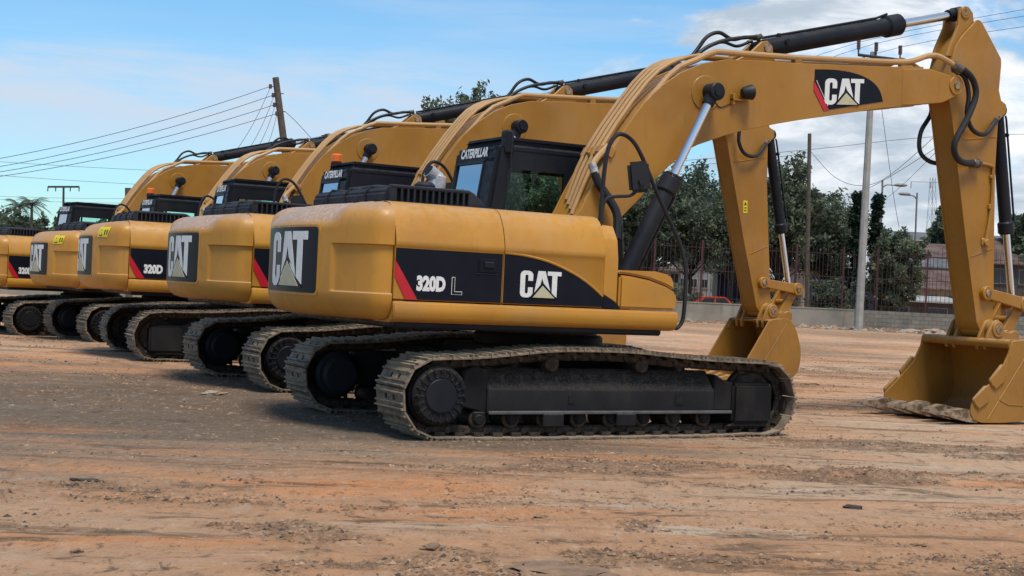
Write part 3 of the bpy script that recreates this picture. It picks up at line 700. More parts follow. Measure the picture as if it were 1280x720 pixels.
    so = [(5.56, 4.52), (5.66, 4.66), (5.90, 4.885), (5.94, 4.885), (5.98, 4.86), (6.33, 4.47), (6.34, 4.40), (6.32, 4.08), (6.37, 3.95), (6.46, 3.91), (6.46, 3.82), (6.33, 3.70), (6.32, 3.10), (6.36, 2.2), (6.40, 1.50), (6.41, 1.20), (6.35, 1.04), (6.24, 1.06), (6.14, 1.20), (5.88, 2.24), (5.55, 3.70), (5.46, 3.98), (5.44, 4.12)]
    a = MB(); a.prism(so, -SW, SW, AY, b=.006)
    a.prism(offset(so, .010), -SW-.012, -SW+.012, AY, b=.003); a.prism(offset(so, .010), SW-.012, SW+.012, AY, b=.003)
    for s in (-1, 1):
        a.prism([(5.44, 4.40), (5.62, 4.40), (5.90, 4.80), (5.86, 4.98), (5.78, 5.045), (5.69, 5.035), (5.635, 4.97), (5.62, 4.80), (5.50, 4.55)], s*.115-.02, s*.115+.02, AY, b=.008)
        a.cyl((5.72, s*.115-.035, 4.965), (5.72, s*.115+.035, 4.965), .075, AY, n=22, b=.006)
        a.cyl((5.72, s*.145-.01, 4.965), (5.72, s*.145+.01, 4.965), .035, 'worn_steel', n=12)
    a.cyl((6.33, -.20, 1.12), (6.33, .20, 1.12), .12, AY, n=26, b=.008)
    for x_, z_ in ((5.70, 3.42), (5.98, 2.02)):
        pass
    a.tube([(5.66, -SW-.014, 3.40), (6.31, -SW-.014, 3.50)], .006, AY, n=5); a.tube([(5.985, -SW-.014, 2.0), (6.34, -SW-.014, 2.12)], .006, AY, n=5)
    stick = a.build('stick', root); P['stick'] = stick
    a = MB(); a.tube([(5.98, -.19, 3.15), (6.24, -.19, 3.13), (6.27, -.19, 3.05), (6.27, -.19, 2.62), (6.20, -.19, 2.2)], .022, AY, n=8, smooth=3); a.box(6.22, 6.30, -.205, -.165, 2.98, 3.02, AY, b=.006); a.box(6.22, 6.30, -.205, -.165, 2.60, 2.66, AY, b=.006)
    a.box(6.14, 6.26, -.20, -.165, 2.14, 2.24, AY, b=.02); a.cyl((6.20, -.23, 2.18), (6.20, -.17, 2.18), .045, AY, n=14, b=.008); a.build('grease_line', stick)
    hose([(5.44, -.285, 4.255), (5.56, -.33, 4.21), (5.70, -.34, 4.10), (5.745, -.34, 3.92), (5.62, -.34, 3.64), (5.45, -.33, 3.35), (5.49, -.31, 3.19), (5.66, -.28, 3.12), (5.96, -.22, 3.14)], .039, stick)
    global LOOP
    LOOP = hose([(5.46, -.26, 4.22), (5.60, -.29, 4.14), (5.67, -.30, 3.94), (5.67, -.29, 3.70), (5.80, -.27, 3.53), (6.04, -.24, 3.50), (6.24, -.20, 3.66), (6.34, -.15, 3.74)], .028, stick)
    hose([(5.42, .27, 4.2), (5.60, .30, 4.0), (5.68, .30, 3.78), (5.52, .30, 3.52), (5.50, .28, 3.28), (5.62, .23, 3.16), (5.82, .18, 3.14)], .028, stick)
    a = MB(); fs_ = rail(-SW-.012); flat(a, [(5.86, 2.63), (5.94, 2.63), (5.94, 2.82), (5.86, 2.82)], fs_, .003, 'sticker_yellow'); flat(a, [(5.875, 2.75), (5.925, 2.75), (5.90, 2.80)], fs_, .005, 'decal_black')
    flat(a, [(5.875, 2.66), (5.92, 2.66), (5.92, 2.675), (5.875, 2.675)], fs_, .005, 'decal_black'); flat(a, [(5.875, 2.70), (5.925, 2.70), (5.925, 2.715), (5.875, 2.715)], fs_, .005, 'decal_black')
    P['sticker'] = a.build('warning_sticker', stick)
    # -------- bucket cylinder, links
    A = Vector((6.50, 0, 3.86)); T = Vector((6.93, 0, 1.46)); D = (T-A).normalized(); a = MB()
    a.cyl(A, A+D*1.44, .078, B, n=24, b=.012); a.cyl(A+D*1.40, A+D*1.56, .10, B, n=24, b=.02); a.cyl((A.x, -.09, A.z), (A.x, .09, A.z), .08, B, n=18)
    a.tube([A+D*.06+Vector((.09, -.05, 0)), A+D*.1+Vector((.10, -.05, 0)), A+D*1.38+Vector((.10, -.05, 0))], .015, B, n=6)
    a.cyl(A+D*.3+Vector((.07, -.02, 0)), A+D*.3+Vector((.14, -.02, 0)), .025, B, n=8)
    cy = a.build('bucket_cylinder', root); P['bcyl'] = cy
    r_ = MB(); r_.cyl(A+D*1.5, T, .044, 'chrome', n=18); r_.cyl((T.x, -.08, T.z), (T.x, .08, T.z), .085, AY, n=18, b=.01); r_.build('piston_rod', cy)
    a = MB()
    for s in (-1, 1):
        y_ = s*.205
        bar(a, (6.24, 1.56), (6.93, 1.45), y_-.025, y_+.025, .062, .078, AY, .05)
        a.cyl((6.24, y_-.035, 1.56), (6.24, y_+.035, 1.56), .088, AY, n=24, b=.008); a.cyl((6.93, y_-.035, 1.45), (6.93, y_+.035, 1.45), .098, AY, n=24, b=.008)
        for x_, z_ in ((6.24, 1.56), (6.93, 1.45)): a.cyl((x_, y_+s*.03, z_), (x_, y_+s*.05, z_), .045, 'worn_steel' , n=16, b=.005)
    P['plink'] = a.build('power_link', root)
    a = MB()
    for s in (-1, 1): bar(a, (6.93, 1.45), (6.66, 1.03), s*.13-.03, s*.13+.03, .075, .085, AY, .05)
    a.cyl((6.795, -.12, 1.24), (6.795, .12, 1.24), .05, AY, n=14)
    a.cyl((6.66, -.17, 1.03), (6.66, .17, 1.03), .06, 'worn_steel', n=16)
    P['blink'] = a.build('bucket_link', root)
    return P, und
def offset(poly, d):
    n = len(poly); area = sum(poly[i][0]*poly[(i+1) % n][1]-poly[(i+1) % n][0]*poly[i][1] for i in range(n)); sg = 1 if area > 0 else -1
    out = []
    for i in range(n):
        p = Vector(poly[i-1]); q = Vector(poly[i]); r_ = Vector(poly[(i+1) % n]); e1 = (q-p).normalized(); e2 = (r_-q).normalized()
        n1 = Vector((e1.y, -e1.x))*sg; n2 = Vector((e2.y, -e2.x))*sg; b = (n1+n2); b = b/max(b.length_squared/2, .4); out.append(tuple(q+b*d))
    return out
def bar(mb, p, q, y0, y1, w0, w1, mat, ext=0.0):
    p = Vector(p); q = Vector(q); d = (q-p).normalized(); nn = Vector((-d.y, d.x)); p = p-d*ext*.2; q = q+d*ext*.2
    mb.prism([tuple(p+nn*w0), tuple(q+nn*w1), tuple(q-nn*w1), tuple(p-nn*w0)], y0, y1, mat, b=.008)
def bucket(root, hw, worn):
    K = 'bucket_paint'; a = MB()
    back = [(6.14, .985), (6.26, 1.0), (6.50, 1.0), (6.64, .88), (6.73, .65), (6.765, .45), (6.72, .22), (6.60, .10), (6.41, .045), (6.10, .022), (5.80, .022), (5.66, .03), (5.55, .07)]
    inner = [(6.155, .955), (6.27, .965), (6.48, .965), (6.61, .86), (6.695, .64), (6.73, .45), (6.69, .24), (6.58, .135), (6.40, .08), (6.10, .055), (5.80, .055), (5.66, .06), (5.54, .092)]
    b2 = catmull([Vector((x, z, 0)) for x, z in back], 3); i2 = catmull([Vector((x, z, 0)) for x, z in inner], 3)
    a.prism([(v.x, v.y) for v in b2]+[(v.x, v.y) for v in i2][::-1], -hw+.01, hw-.01, K)
    side = [(v.x, v.y) for v in b2]+([(5.50, .13), (5.53, .255), (5.72, .41), (5.99, .65), (6.11, .86)] if worn else [(5.50, .13), (5.56, .26), (5.72, .43), (6.12, .965)])
    for s in (-1, 1):
        y_ = s*(hw-.012); a.prism(offset(side, .004), y_-.014, y_+.014, K, b=.004)
        a.tube([(5.78, y_+s*.014, .06), (6.22, y_+s*.014, .60), (6.48, y_+s*.014, .93)], .007, K, n=5)
        a.tube([(5.95, y_+s*.016, .30), (6.12, y_+s*.016, .235), (6.38, y_+s*.016, .225)], .006, K, n=5)
        if worn: a.prism([(6.10, .80), (6.16, .93), (6.30, .935), (6.38, .90), (6.24, .89), (6.19, .86)], s*(hw-.20)-.18, s*(hw-.20)+.18, K, b=.01) if False else None
    if worn: a.cyl((6.16, -hw+.02, .955), (6.16, hw-.02, .955), .055, K, n=16)
    else:
        for s in (-1, 1): a.prism([(6.12, .93), (6.20, .985), (6.30, .985), (6.22, .80), (6.06, .84)], s*(hw-.03)-.012, s*(hw-.03)+.012, K, b=.005)
    a.box(6.18, 6.52, -.33, .33, .99, 1.012, K, b=.01)
    for s in (-1, 1):   # ears that take the pins
        for dy in (.19, .31):
            y_ = s*dy
            a.prism([(6.12, .96), (6.16, 1.06), (6.24, 1.21), (6.33, 1.245), (6.41, 1.20), (6.45, 1.10), (6.56, 1.09), (6.64, 1.12), (6.72, 1.09), (6.73, 1.0), (6.66, .90), (6.4, .98), (6.22, .98), (6.17, .86), (6.13, .87)], y_-.022, y_+.022, K, b=.01)
        a.cyl((6.33, s*.25-.10, 1.12), (6.33, s*.25+.10, 1.12), .10, K, n=22, b=.01); a.cyl((6.33, s*.345-.012, 1.12), (6.33, s*.345+.012, 1.12), .055, 'worn_steel', n=18, b=.006)
    a.prism([(5.50, .055), (5.78, .016), (5.80, .058), (5.60, .10)], -hw+.005, hw-.005, K, b=.006)
    b = a.build('bucket', root)
    n = 5; 
    for i in range(n):
        y_ = -hw+.10+(2*hw-.20)*i/(n-1); w = .082 if worn else .06; t = MB()
        L_ = [5.12, 5.17, 5.11, 5.16, 5.02][i]+(.0 if worn else .05)
        zt = .05*((i*7) % 3-1)*.3
        vs = [(5.64, y_-w, .015), (5.64, y_+w, .015), (5.64, y_+w, .155), (5.64, y_-w, .155), (5.44, y_-w*1.2, .035), (5.44, y_+w*1.2, .035), (5.44, y_+w*1.05, .20+zt), (5.44, y_-w*1.05, .20+zt), (L_, y_-w*.62, .115+zt*.5), (L_, y_+w*.62, .115+zt*.5), (L_+.02, y_+w*.55, .150+zt*.5), (L_+.02, y_-w*.55, .150+zt*.5)]
        fs = [(0, 1, 2, 3), (8, 11, 10, 9)]
        for o_ in (0, 4): fs += [(o_, o_+4, o_+5, o_+1), (o_+1, o_+5, o_+6, o_+2), (o_+2, o_+6, o_+7, o_+3), (o_+3, o_+7, o_+4, o_)]
        t.add(vs, fs, 'worn_steel' if worn else K)
        t.build('tooth', b, ang=25)
    for s in (-1, 1):
        for p, q in (((5.535, .245), (5.76, .435)), ((5.80, .475), (6.02, .695))):
            d = (Vector(q)-Vector(p)).normalized(); nn = Vector((-d.y, d.x)); P_ = Vector(p); Q_ = Vector(q); c_ = MB(); y_ = s*(hw+.004)
            pl = [P_+nn*.055+d*.02, Q_+nn*.055-d*.02, Q_+nn*.02, Q_-nn*.10-d*.02, (P_+Q_)/2-nn*.135+d*.03, P_-nn*.10+d*.015, P_+nn*.0]
            if worn: c_.prism([tuple(x) for x in pl], y_-.022, y_+.022, K, b=.012); c_.build('side_cutter', b)
    return b

GROUP = 'excavators parked in a row'
proto = empty('excavator', (0, 0, 0))
PP, UND = excavator_parts(proto)
# what only some of the machines carry is added after the copies are made
spec = [  # x, y, z, yaw, undercarriage turned, beacon, sticker, dusty, stick angle
    (.2175, 4.5786, .015, 1.07, False, True, False, True, -3.0),
    (.1369, 9.60, .015, -3.14, True, False, True, False, -1.5),
    (.3014, 14.83, -.05, 3.85, False, True, True, False, 0),
    (-.4818, 18.817, -.140, 8.06, False, False, False, False, 0)]
labels = ['foremost yellow excavator, nearest the camera, wide bucket resting on the dirt at right',
          'second excavator from the front, dusty counterweight and orange beacon on the cab',
          'third excavator from the front, yellow sticker on its tail, no beacon, tracks turned around',
          'fourth excavator from the front with yellow warning sticker and orange cab beacon',
          'farthest excavator, at the left edge of the row, its tail cut by the frame']
tag(proto, labels[0], 'excavator', GROUP)
roots = [proto]
def beacon(cab):
    a = MB(); a.cyl((-.25, 1.10, 2.89), (-.25, 1.10, 2.95), .08, 'hood_plastic', n=18); a.cyl((-.25, 1.10, 2.945), (-.25, 1.10, 3.07), .075, 'beacon_orange', n=18, b=.02)
    a.build('beacon', cab)
for i, (x, y, z, yaw, turned, bea, sti, dusty, sa) in enumerate(spec):
    r_ = copy_tree(proto); r_.location = (x, y, z); r_.rotation_euler.z = R(yaw); tag(r_, labels[i+1], 'excavator', GROUP); roots.append(r_)
    for ch in list(r_.children):
        k = ch.name.split('.')[0]
        if turned and k in ('crawler_track', 'track_frame', 'carbody'):
            ch.rotation_euler.z = math.pi; ch.location.y *= -1 if False else 1
        if k in ('stick', 'bucket_cylinder', 'power_link', 'bucket_link') and sa:
            m = Matrix.Translation(PIN) @ Matrix.Rotation(R(sa), 4, 'Y') @ Matrix.Translation(-PIN); ch.matrix_basis = m
        if k == 'boom':
            for q in list(ch.children):
                if q.name.split('.')[0] == 'work_lamp' or (i == 0 and q.name.split('.')[0] == 'boom_decal'): bpy.data.objects.remove(q)
        if k == 'stick':
            hs = [q for q in ch.children if q.name.split('.')[0] == 'hose']; hs.sort(key=lambda q: q.data.name)
            for q in list(ch.children):
                n_ = q.name.split('.')[0]
                if n_ == 'grease_line' or (n_ == 'hose' and q.data.name != LOOP): bpy.data.objects.remove(q)
        if k == 'exhaust_pipe': bpy.data.objects.remove(ch); continue
        if k == 'cab':
            for q in list(ch.children):
                if q.name.split('.')[0] == 'antenna_bracket': bpy.data.objects.remove(q)
        if k == 'cab' and bea: beacon(ch)
        if k == 'counterweight':
            ch.data = ch.data.copy()
            if dusty:
                ch.data.materials[0] = MATS['dusty_yellow_paint']; ch['label'] = 'counterweight with dried mud on its sloping top'
            if sti: warning_sticker(ch)
    b = bucket(r_, .48, False)
    if sa: b.matrix_basis = Matrix.Translation(PIN) @ Matrix.Rotation(R(sa), 4, 'Y') @ Matrix.Translation(-PIN)
bucket(proto, .72, True)
PP['cw'].data.materials[0] = MATS['dusty_yellow_paint']
bpy.data.objects.remove(PP['sticker'])
#BACKGROUND#
# ================================================================== GROUND
t = NT('dirt', .95, spec=.15)
def rotmap(scale, loc=(0, 0, 0)):   # streaks follow the direction in which the machines were driven past the camera
    k1 = t.n.new('ShaderNodeMapping'); k1.inputs['Rotation'].default_value = (0, 0, YAW-R(5)); t.l.new(t.tc.outputs['Object'], k1.inputs[0])
    k2 = t.n.new('ShaderNodeMapping'); k2.inputs['Scale'].default_value = scale; k2.inputs['Location'].default_value = loc; t.l.new(k1.outputs[0], k2.inputs[0]); return k2.outputs[0]
def blob(c, sx, sy, lo=.45, hi=1.15):
    k0 = t.n.new('ShaderNodeMapping'); k0.inputs['Location'].default_value = (-c.x, -c.y, 0); t.l.new(t.tc.outputs['Object'], k0.inputs[0])
    k1 = t.n.new('ShaderNodeMapping'); k1.inputs['Rotation'].default_value = (0, 0, YAW-R(3)); k1.inputs['Scale'].default_value = (1, 1, 0); t.l.new(k0.outputs[0], k1.inputs[0])
    k2 = t.n.new('ShaderNodeMapping'); k2.inputs['Scale'].default_value = (1/sx, 1/sy, 0); t.l.new(k1.outputs[0], k2.inputs[0])
    ln = t.n.new('ShaderNodeVectorMath'); ln.operation = 'LENGTH'; t.l.new(k2.outputs[0], ln.inputs[0])
    wob = t.math('ADD', t.math('ADD', ln.outputs['Value'], t.math('MULTIPLY', t.math('SUBTRACT', g_streak, .5), 1.9)), t.math('MULTIPLY', t.math('SUBTRACT', g_fine, .5), 1.3))
    return t.ramp(wob, lo-.1, hi+.15, 1.0, 0.0)
g_streak = t.noise(rotmap((.20, 1.0, 1)), 1.2, 9, .66, .5)
g_band = t.noise(rotmap((.16, 1.0, 1), (21, 8, 0)), 1.9, 9, .70, .7)
g_fine = t.noise(rotmap((1.0, .55, 1), (3, 1, 0)), 7, 9, .74, .3)
g_grit = t.noise(rotmap((1, .38, 1), (7, 2, 0)), 26, 6, .75)
g_patch = t.noise(rotmap((.35, 1, 1), (11, 5, 0)), 2.6, 9, .70, .5)
g_big = t.noise(rotmap((.35, .8, 1), (2, 9, 0)), .42, 5, .55, .3)
c = t.mix(t.ramp(g_big, .38, .60), (.495, .275, .150), (.515, .350, .228))
c = t.mix(t.ramp(g_streak, .48, .66), c, (.56, .250, .110))
c = t.mix(t.math('MULTIPLY', t.ramp(g_streak, .44, .34), .8), c, (.62, .49, .36))
grey = t.math('MAXIMUM', blob(ground_at(170, 14.0), 5.4, 5.2), blob(ground_at(560, 12.2), 3.4, 1.3, .3, 1.1))
c = t.mix(t.math('MULTIPLY', grey, .86), c, (.125, .100, .075))
c = t.mix(t.math('MULTIPLY', t.ramp(g_band, .54, .64), .74), c, (.165, .108, .070))
c = t.mix(t.math('MULTIPLY', t.ramp(g_patch, .55, .64), .72), c, (.12, .080, .050))
c = t.mix(t.math('MULTIPLY', t.ramp(g_fine, .55, .66), .72), c, (.075, .052, .037))
c = t.mix(t.math('MULTIPLY', t.ramp(g_fine, .45, .32), .60), c, (.53, .41, .30))
c = t.mix(t.math('MULTIPLY', t.ramp(g_grit, .56, .68), .6), c, (.065, .046, .033))
c = t.mix(t.math('MULTIPLY', t.ramp(g_grit, .43, .32), .60), c, (.60, .48, .36))
at_ = t.n.new('ShaderNodeAttribute'); at_.attribute_name = 'loose'
c = t.mix(t.math('MULTIPLY', at_.outputs['Fac'], t.ramp(g_fine, .38, .56, .25, .85)), c, (.20, .130, .082))
t.col(c)
hgt = t.math('ADD', t.math('MULTIPLY', g_fine, 1.0), t.math('ADD', t.math('MULTIPLY', g_grit, .35), t.math('MULTIPLY', g_patch, 1.6)))
t.bump(hgt, 1.0, .06)
def vnoise(x, y, seed):
    xi = np.floor(x).astype(np.int64); yi = np.floor(y).astype(np.int64); fx = x-xi; fy = y-yi; fx = fx*fx*(3-2*fx); fy = fy*fy*(3-2*fy)
    def h(a, b):
        n = (a*374761393+b*668265263+seed*1442695041) & 0x7fffffff; n = ((n ^ (n >> 13))*1274126177) & 0x7fffffff; return (n ^ (n >> 16)) % 10007/10007.0
    return (h(xi, yi)*(1-fx)+h(xi+1, yi)*fx)*(1-fy)+(h(xi, yi+1)*(1-fx)+h(xi+1, yi+1)*fx)*fy
def axis(lo, hi, step, out0, out1):
    a = list(np.arange(lo, hi, step)); d = step
    L_ = []; x = lo
    while x > out0: d *= 1.22; x -= d; L_.append(x)
    d = step; x = a[-1]; R_ = []
    while x < out1: d *= 1.22; x += d; R_.append(x)
    return np.array(L_[::-1]+a+R_)
def road_uv(X, Y): ca, sa = math.cos(YAW-R(5)), math.sin(YAW-R(5)); return X*ca-Y*sa, X*sa+Y*ca
def loose_soil(X, Y):
    U_, V_ = road_uv(X, Y); f = vnoise(U_*.30, V_*.85, 21)*.42+vnoise(U_*.95, V_*2.3, 22)*.30+vnoise(U_*2.6, V_*5, 23)*.18+vnoise(U_*6, V_*10, 24)*.10
    t_ = np.clip((f-.50)/.11, 0, 1); return t_*t_*(3-2*t_)
def ground_relief(X, Y):
    U_, V_ = road_uv(X, Y); G_ = loose_soil(X, Y)
    z = (vnoise(U_*.35, V_*1.5, 1)-.5)*.035+(vnoise(U_*1.3, V_*3.4, 2)-.5)*.022+(vnoise(U_*5, V_*7, 3)-.5)*.012
    z = z+G_*(np.maximum(vnoise(U_*7, V_*7, 4)-.35, 0)*.055+np.maximum(vnoise(U_*14, V_*13, 6)-.4, 0)*.035-.006)
    for v0, w_, am in ((-9.2, .16, .022), (-8.62, .16, .020), (-7.1, .20, .018), (-6.3, .20, .016), (-4.6, .22, .018), (-3.7, .22, .018)):
        q = (V_-v0-.22*np.sin(U_*.31+v0)-.07*np.sin(U_*1.1+v0*2))/w_; brk = vnoise(U_*.5, V_*.2+v0, 31)
        z = z+am*brk*(np.exp(-((np.abs(q)-1.35)/.5)**2)*.8-np.exp(-q*q)+.18*np.exp(-q*q)*np.sin(U_*32))
    near = np.clip((-Y-2.2)/2.0, 0, 1)+np.clip((X-2.8)/2, 0, 1)*.4+np.clip((-3.2-X)/2, 0, 1)*.6
    return (z-.012)*np.clip(near, .35, 1)-.004
xs = axis(-8.5, 10, .05, -900, 1500); ys = axis(-9, 5, .045, -60, 1800)
X, Y = np.meshgrid(xs, ys); Z = ground_relief(X, Y)*np.clip(1-(np.hypot(X, Y)-25)/30, 0, 1)
tt_ = np.clip((Y-13)/6, 0, 1); Z = Z-.14*tt_*tt_*(3-2*tt_)
def np_mesh(name, V, Fq, mats, smooth=True, mi=None):
    me = bpy.data.meshes.new(name); me.vertices.add(len(V)); me.vertices.foreach_set('co', np.ascontiguousarray(V, dtype=np.float32).ravel())
    k = Fq.shape[1]; me.loops.add(Fq.size); me.loops.foreach_set('vertex_index', Fq.astype(np.int32).ravel()); me.polygons.add(len(Fq))
    me.polygons.foreach_set('loop_start', np.arange(len(Fq), dtype=np.int32)*k)
    for m in mats: me.materials.append(MATS[m])
    if mi is not None: me.polygons.foreach_set('material_index', mi.astype(np.int32))
    me.polygons.foreach_set('use_smooth', np.full(len(Fq), smooth)); me.update(calc_edges=True); me.validate(); return me
def np_obj(name, V, Fq, mats, parent=None, **k):
    o = bpy.data.objects.new(name, np_mesh(name, V, Fq, mats, **k)); COL.objects.link(o)
    if parent: o.parent = parent
    return o
ny, nx = X.shape; idx = np.arange(nx*ny).reshape(ny, nx)
Fq = np.stack([idx[:-1, :-1], idx[:-1, 1:], idx[1:, 1:], idx[1:, :-1]], -1).reshape(-1, 4)
g = np_obj('ground', np.stack([X, Y, Z], -1).reshape(-1, 3), Fq, ['dirt']); la = g.data.attributes.new('loose', 'FLOAT', 'POINT'); la.data.foreach_set('value', loose_soil(X, Y).astype(np.float32).ravel())
tag(g, 'bare orange and grey dirt yard with streaks and ruts', None, kind='structure')
# loose stones and clods: nobody could count them
def stones(name, n, place, smin, smax, mats, flat=.55):
    base = np.array([(1, 0, 0), (-1, 0, 0), (0, 1, 0), (0, -1, 0), (0, 0, 1), (0, 0, -1)], float)
    fc = np.array([(0, 2, 4), (2, 1, 4), (1, 3, 4), (3, 0, 4), (2, 0, 5), (1, 2, 5), (3, 1, 5), (0, 3, 5)])
    P_ = place(n); n = len(P_); s = smin+(smax-smin)*rng.random(n)**3.0
    V = base[None]*(.6+.8*rng.random((n, 6, 1)))*s[:, None, None]
    V[..., 2] *= flat; an = rng.random(n)*6.28; c_, s_ = np.cos(an)[:, None], np.sin(an)[:, None]; x, y = V[..., 0].copy(), V[..., 1].copy()
    V[..., 0] = (c_*x-s_*y)*1.25; V[..., 1] = s_*x+c_*y; V += P_[:, None, :]
    F_ = (fc[None]+(np.arange(n)*6)[:, None, None]).reshape(-1, 3); mi = np.repeat(rng.integers(0, len(mats), n), 8)
    return np_obj(name, V.reshape(-1, 3), F_, mats, smooth=False, mi=mi)
simple('stone_pale', (.36, .28, .21), .9, var=.4); simple('stone_brown', (.22, .14, .09), .9, var=.4); simple('stone_dark', (.075, .058, .045), .9, var=.4)
def yard(n, near=6.2, far=60, cut=.0):
    u = rng.random(n)*1500-100; c_ = near*np.exp(rng.random(n)*math.log(far/near)); v0 = 360+(u-640)*math.tan(ROLL)
    a_ = u-640; b_ = v0-360; D = np.outer(np.ones(n), np.array(fwd)*F_PX)+np.outer(a_, np.array(r2))-np.outer(b_, np.array(u2)); P_ = np.array(CAM)+D*(c_/F_PX)[:, None]
    x, y = P_[:, 0], P_[:, 1]; ca, sa = math.cos(YAW-R(5)), math.sin(YAW-R(5)); U_ = x*ca-y*sa; V_ = x*sa+y*ca
    dn = loose_soil(x, y)*.75+vnoise(U_*1.2, V_*3, 10)*.45; keep = dn > cut+rng.random(n)*.4
    x, y = x[keep], y[keep]; t_ = np.clip((y-13)/6, 0, 1)
    z = ground_relief(x, y)*np.clip(1-(np.hypot(x, y)-25)/30, 0, 1)-.14*t_*t_*(3-2*t_); return np.stack([x, y, z], 1)
simple('clod_tan', (.34, .205, .118), .95, var=.5, scale=3); simple('clod_brown', (.22, .130, .076), .95, var=.5, scale=3)
simple('clod_pink', (.42, .27, .175), .95, var=.5, scale=3)
o = stones('gravel', 150000, lambda n: yard(n, 6.2, 36, .24), .0045, .019, ['clod_tan', 'clod_tan', 'clod_tan', 'clod_pink', 'clod_brown', 'clod_brown', 'clod_brown', 'stone_brown', 'stone_dark'], .75); tag(o, 'loose crumbs, small stones and clods scattered over the dirt yard', None, kind='stuff')

# ================================================================== WALL AND FENCE
t = NT('grey_plaster', .9, spec=.2); v = t.map(); c = t.mix(t.ramp(t.noise(v, .7, 6, .6), .35, .7), (.29, .262, .215), (.21, .19, .155)); vs = t.map((2.5, 2.5, .25))
t.col(t.mix(t.math('MULTIPLY', t.ramp(t.noise(vs, 1.4, 5), .5, .75), .5), c, (.12, .115, .10)))
t = NT('bare_blocks', .95, spec=.2); k = t.n.new('ShaderNodeTexBrick'); k.inputs['Scale'].default_value = 1; k.inputs['Brick Width'].default_value = .46; k.inputs['Row Height'].default_value = .23
k.inputs['Mortar Size'].default_value = .014; k.inputs['Color1'].default_value = (.25, .226, .185, 1); k.inputs['Color2'].default_value = (.19, .172, .14, 1); k.inputs['Mortar'].default_value = (.11, .105, .095, 1)
t.l.new(t.map((1, 1, 1), (R(90), 0, 0)), k.inputs['Vector']); v = t.map(); t.col(t.mix(t.math('MULTIPLY', t.ramp(t.noise(v, 1.1, 6, .65), .45, .7), .6), k.outputs['Color'], (.10, .095, .085)))
simple('rust_red_bar', (.050, .022, .024), .7, var=.5, scale=2); simple('dark_red_post', (.075, .022, .026), .65, var=.4, scale=2)
wall_pts = [ground_at(-90, 64), ground_at(430, 73), ground_at(790, 79), ground_at(1068, 79.5), ground_at(1345, 76)]
def run(p, q): d = q-p; return d.length, math.atan2(d.y, d.x)
def wall(p, q, h, mat, label, cap=True):
    ln, a_ = run(p, q); m = MB(); m.box(0, ln, -.1, .1, -.3, h, mat)
    o = m.build('boundary_wall'); o.location = (p.x, p.y, p.z); o.rotation_euler.z = a_; tag(o, label, 'wall')
    if cap: MB().box(-.02, ln+.02, -.125, .125, h+.002, h+.07, mat, b=.01).build('coping', o)
    return o
wall(wall_pts[0], wall_pts[1], .95, 'grey_plaster', 'grey wall at the far left seen below the rear excavators')
wall(wall_pts[1], wall_pts[2], 1.0, 'grey_plaster', 'grey boundary wall running behind the excavator bodies')
wall(wall_pts[2], wall_pts[3], 1.06, 'grey_plaster', 'smooth plastered grey wall behind the second bucket, left of the concrete pole')
wall(wall_pts[3], wall_pts[4], 1.12, 'bare_blocks', 'rough bare block wall right of the concrete pole', cap=False)
def fence(p, q, z0, h, label, dx=.24):
    ln, a_ = run(p, q); o = empty('metal_fence', (p.x, p.y, p.z), a_); tag(o, label, 'fence'); m = MB(); x = .1
    while x < ln:
        hh = h+rng.normal()*.10; le = rng.normal()*.02
        m.add(*bxv(x, x+.026, -.013, .013, z0, z0+hh, le), 'rust_red_bar'); x += dx*(.8+.4*rng.random())
    for z_ in (z0+.25, z0+h*.52, z0+h-.35): m.box(0, ln, -.012, .012, z_, z_+.035, 'rust_red_bar')
    m.build('bars', o); x = 1.2
    while x < ln: MB().box(x-.05, x+.05, -.05, .05, z0-.1, z0+h+.1, 'dark_red_post').build('post', o); x += 2.75
    return o
def bxv(x0, x1, y0, y1, z0, z1, le=0):
    v = [(x0, y0, z0), (x1, y0, z0), (x1, y1, z0), (x0, y1, z0), (x0+le, y0, z1), (x1+le, y0, z1), (x1+le, y1, z1), (x0+le, y1, z1)]
    return v, [(0, 3, 2, 1), (4, 5, 6, 7), (0, 1, 5, 4), (1, 2, 6, 5), (2, 3, 7, 6), (3, 0, 4, 7)]
fence(wall_pts[0], wall_pts[1], .95, 2.2, 'metal bar fence on the far left wall behind the tracks')
fence(wall_pts[1], wall_pts[2], 1.07, 3.3, 'metal bar fence on the wall behind the excavator bodies')
fence(wall_pts[2], wall_pts[3], 1.13, 3.5, 'rusty red bar fence on the smooth grey wall before the trees')
fence(wall_pts[3], wall_pts[4], 1.12, 3.5, 'rusty red bar fence on the bare block wall before the houses')
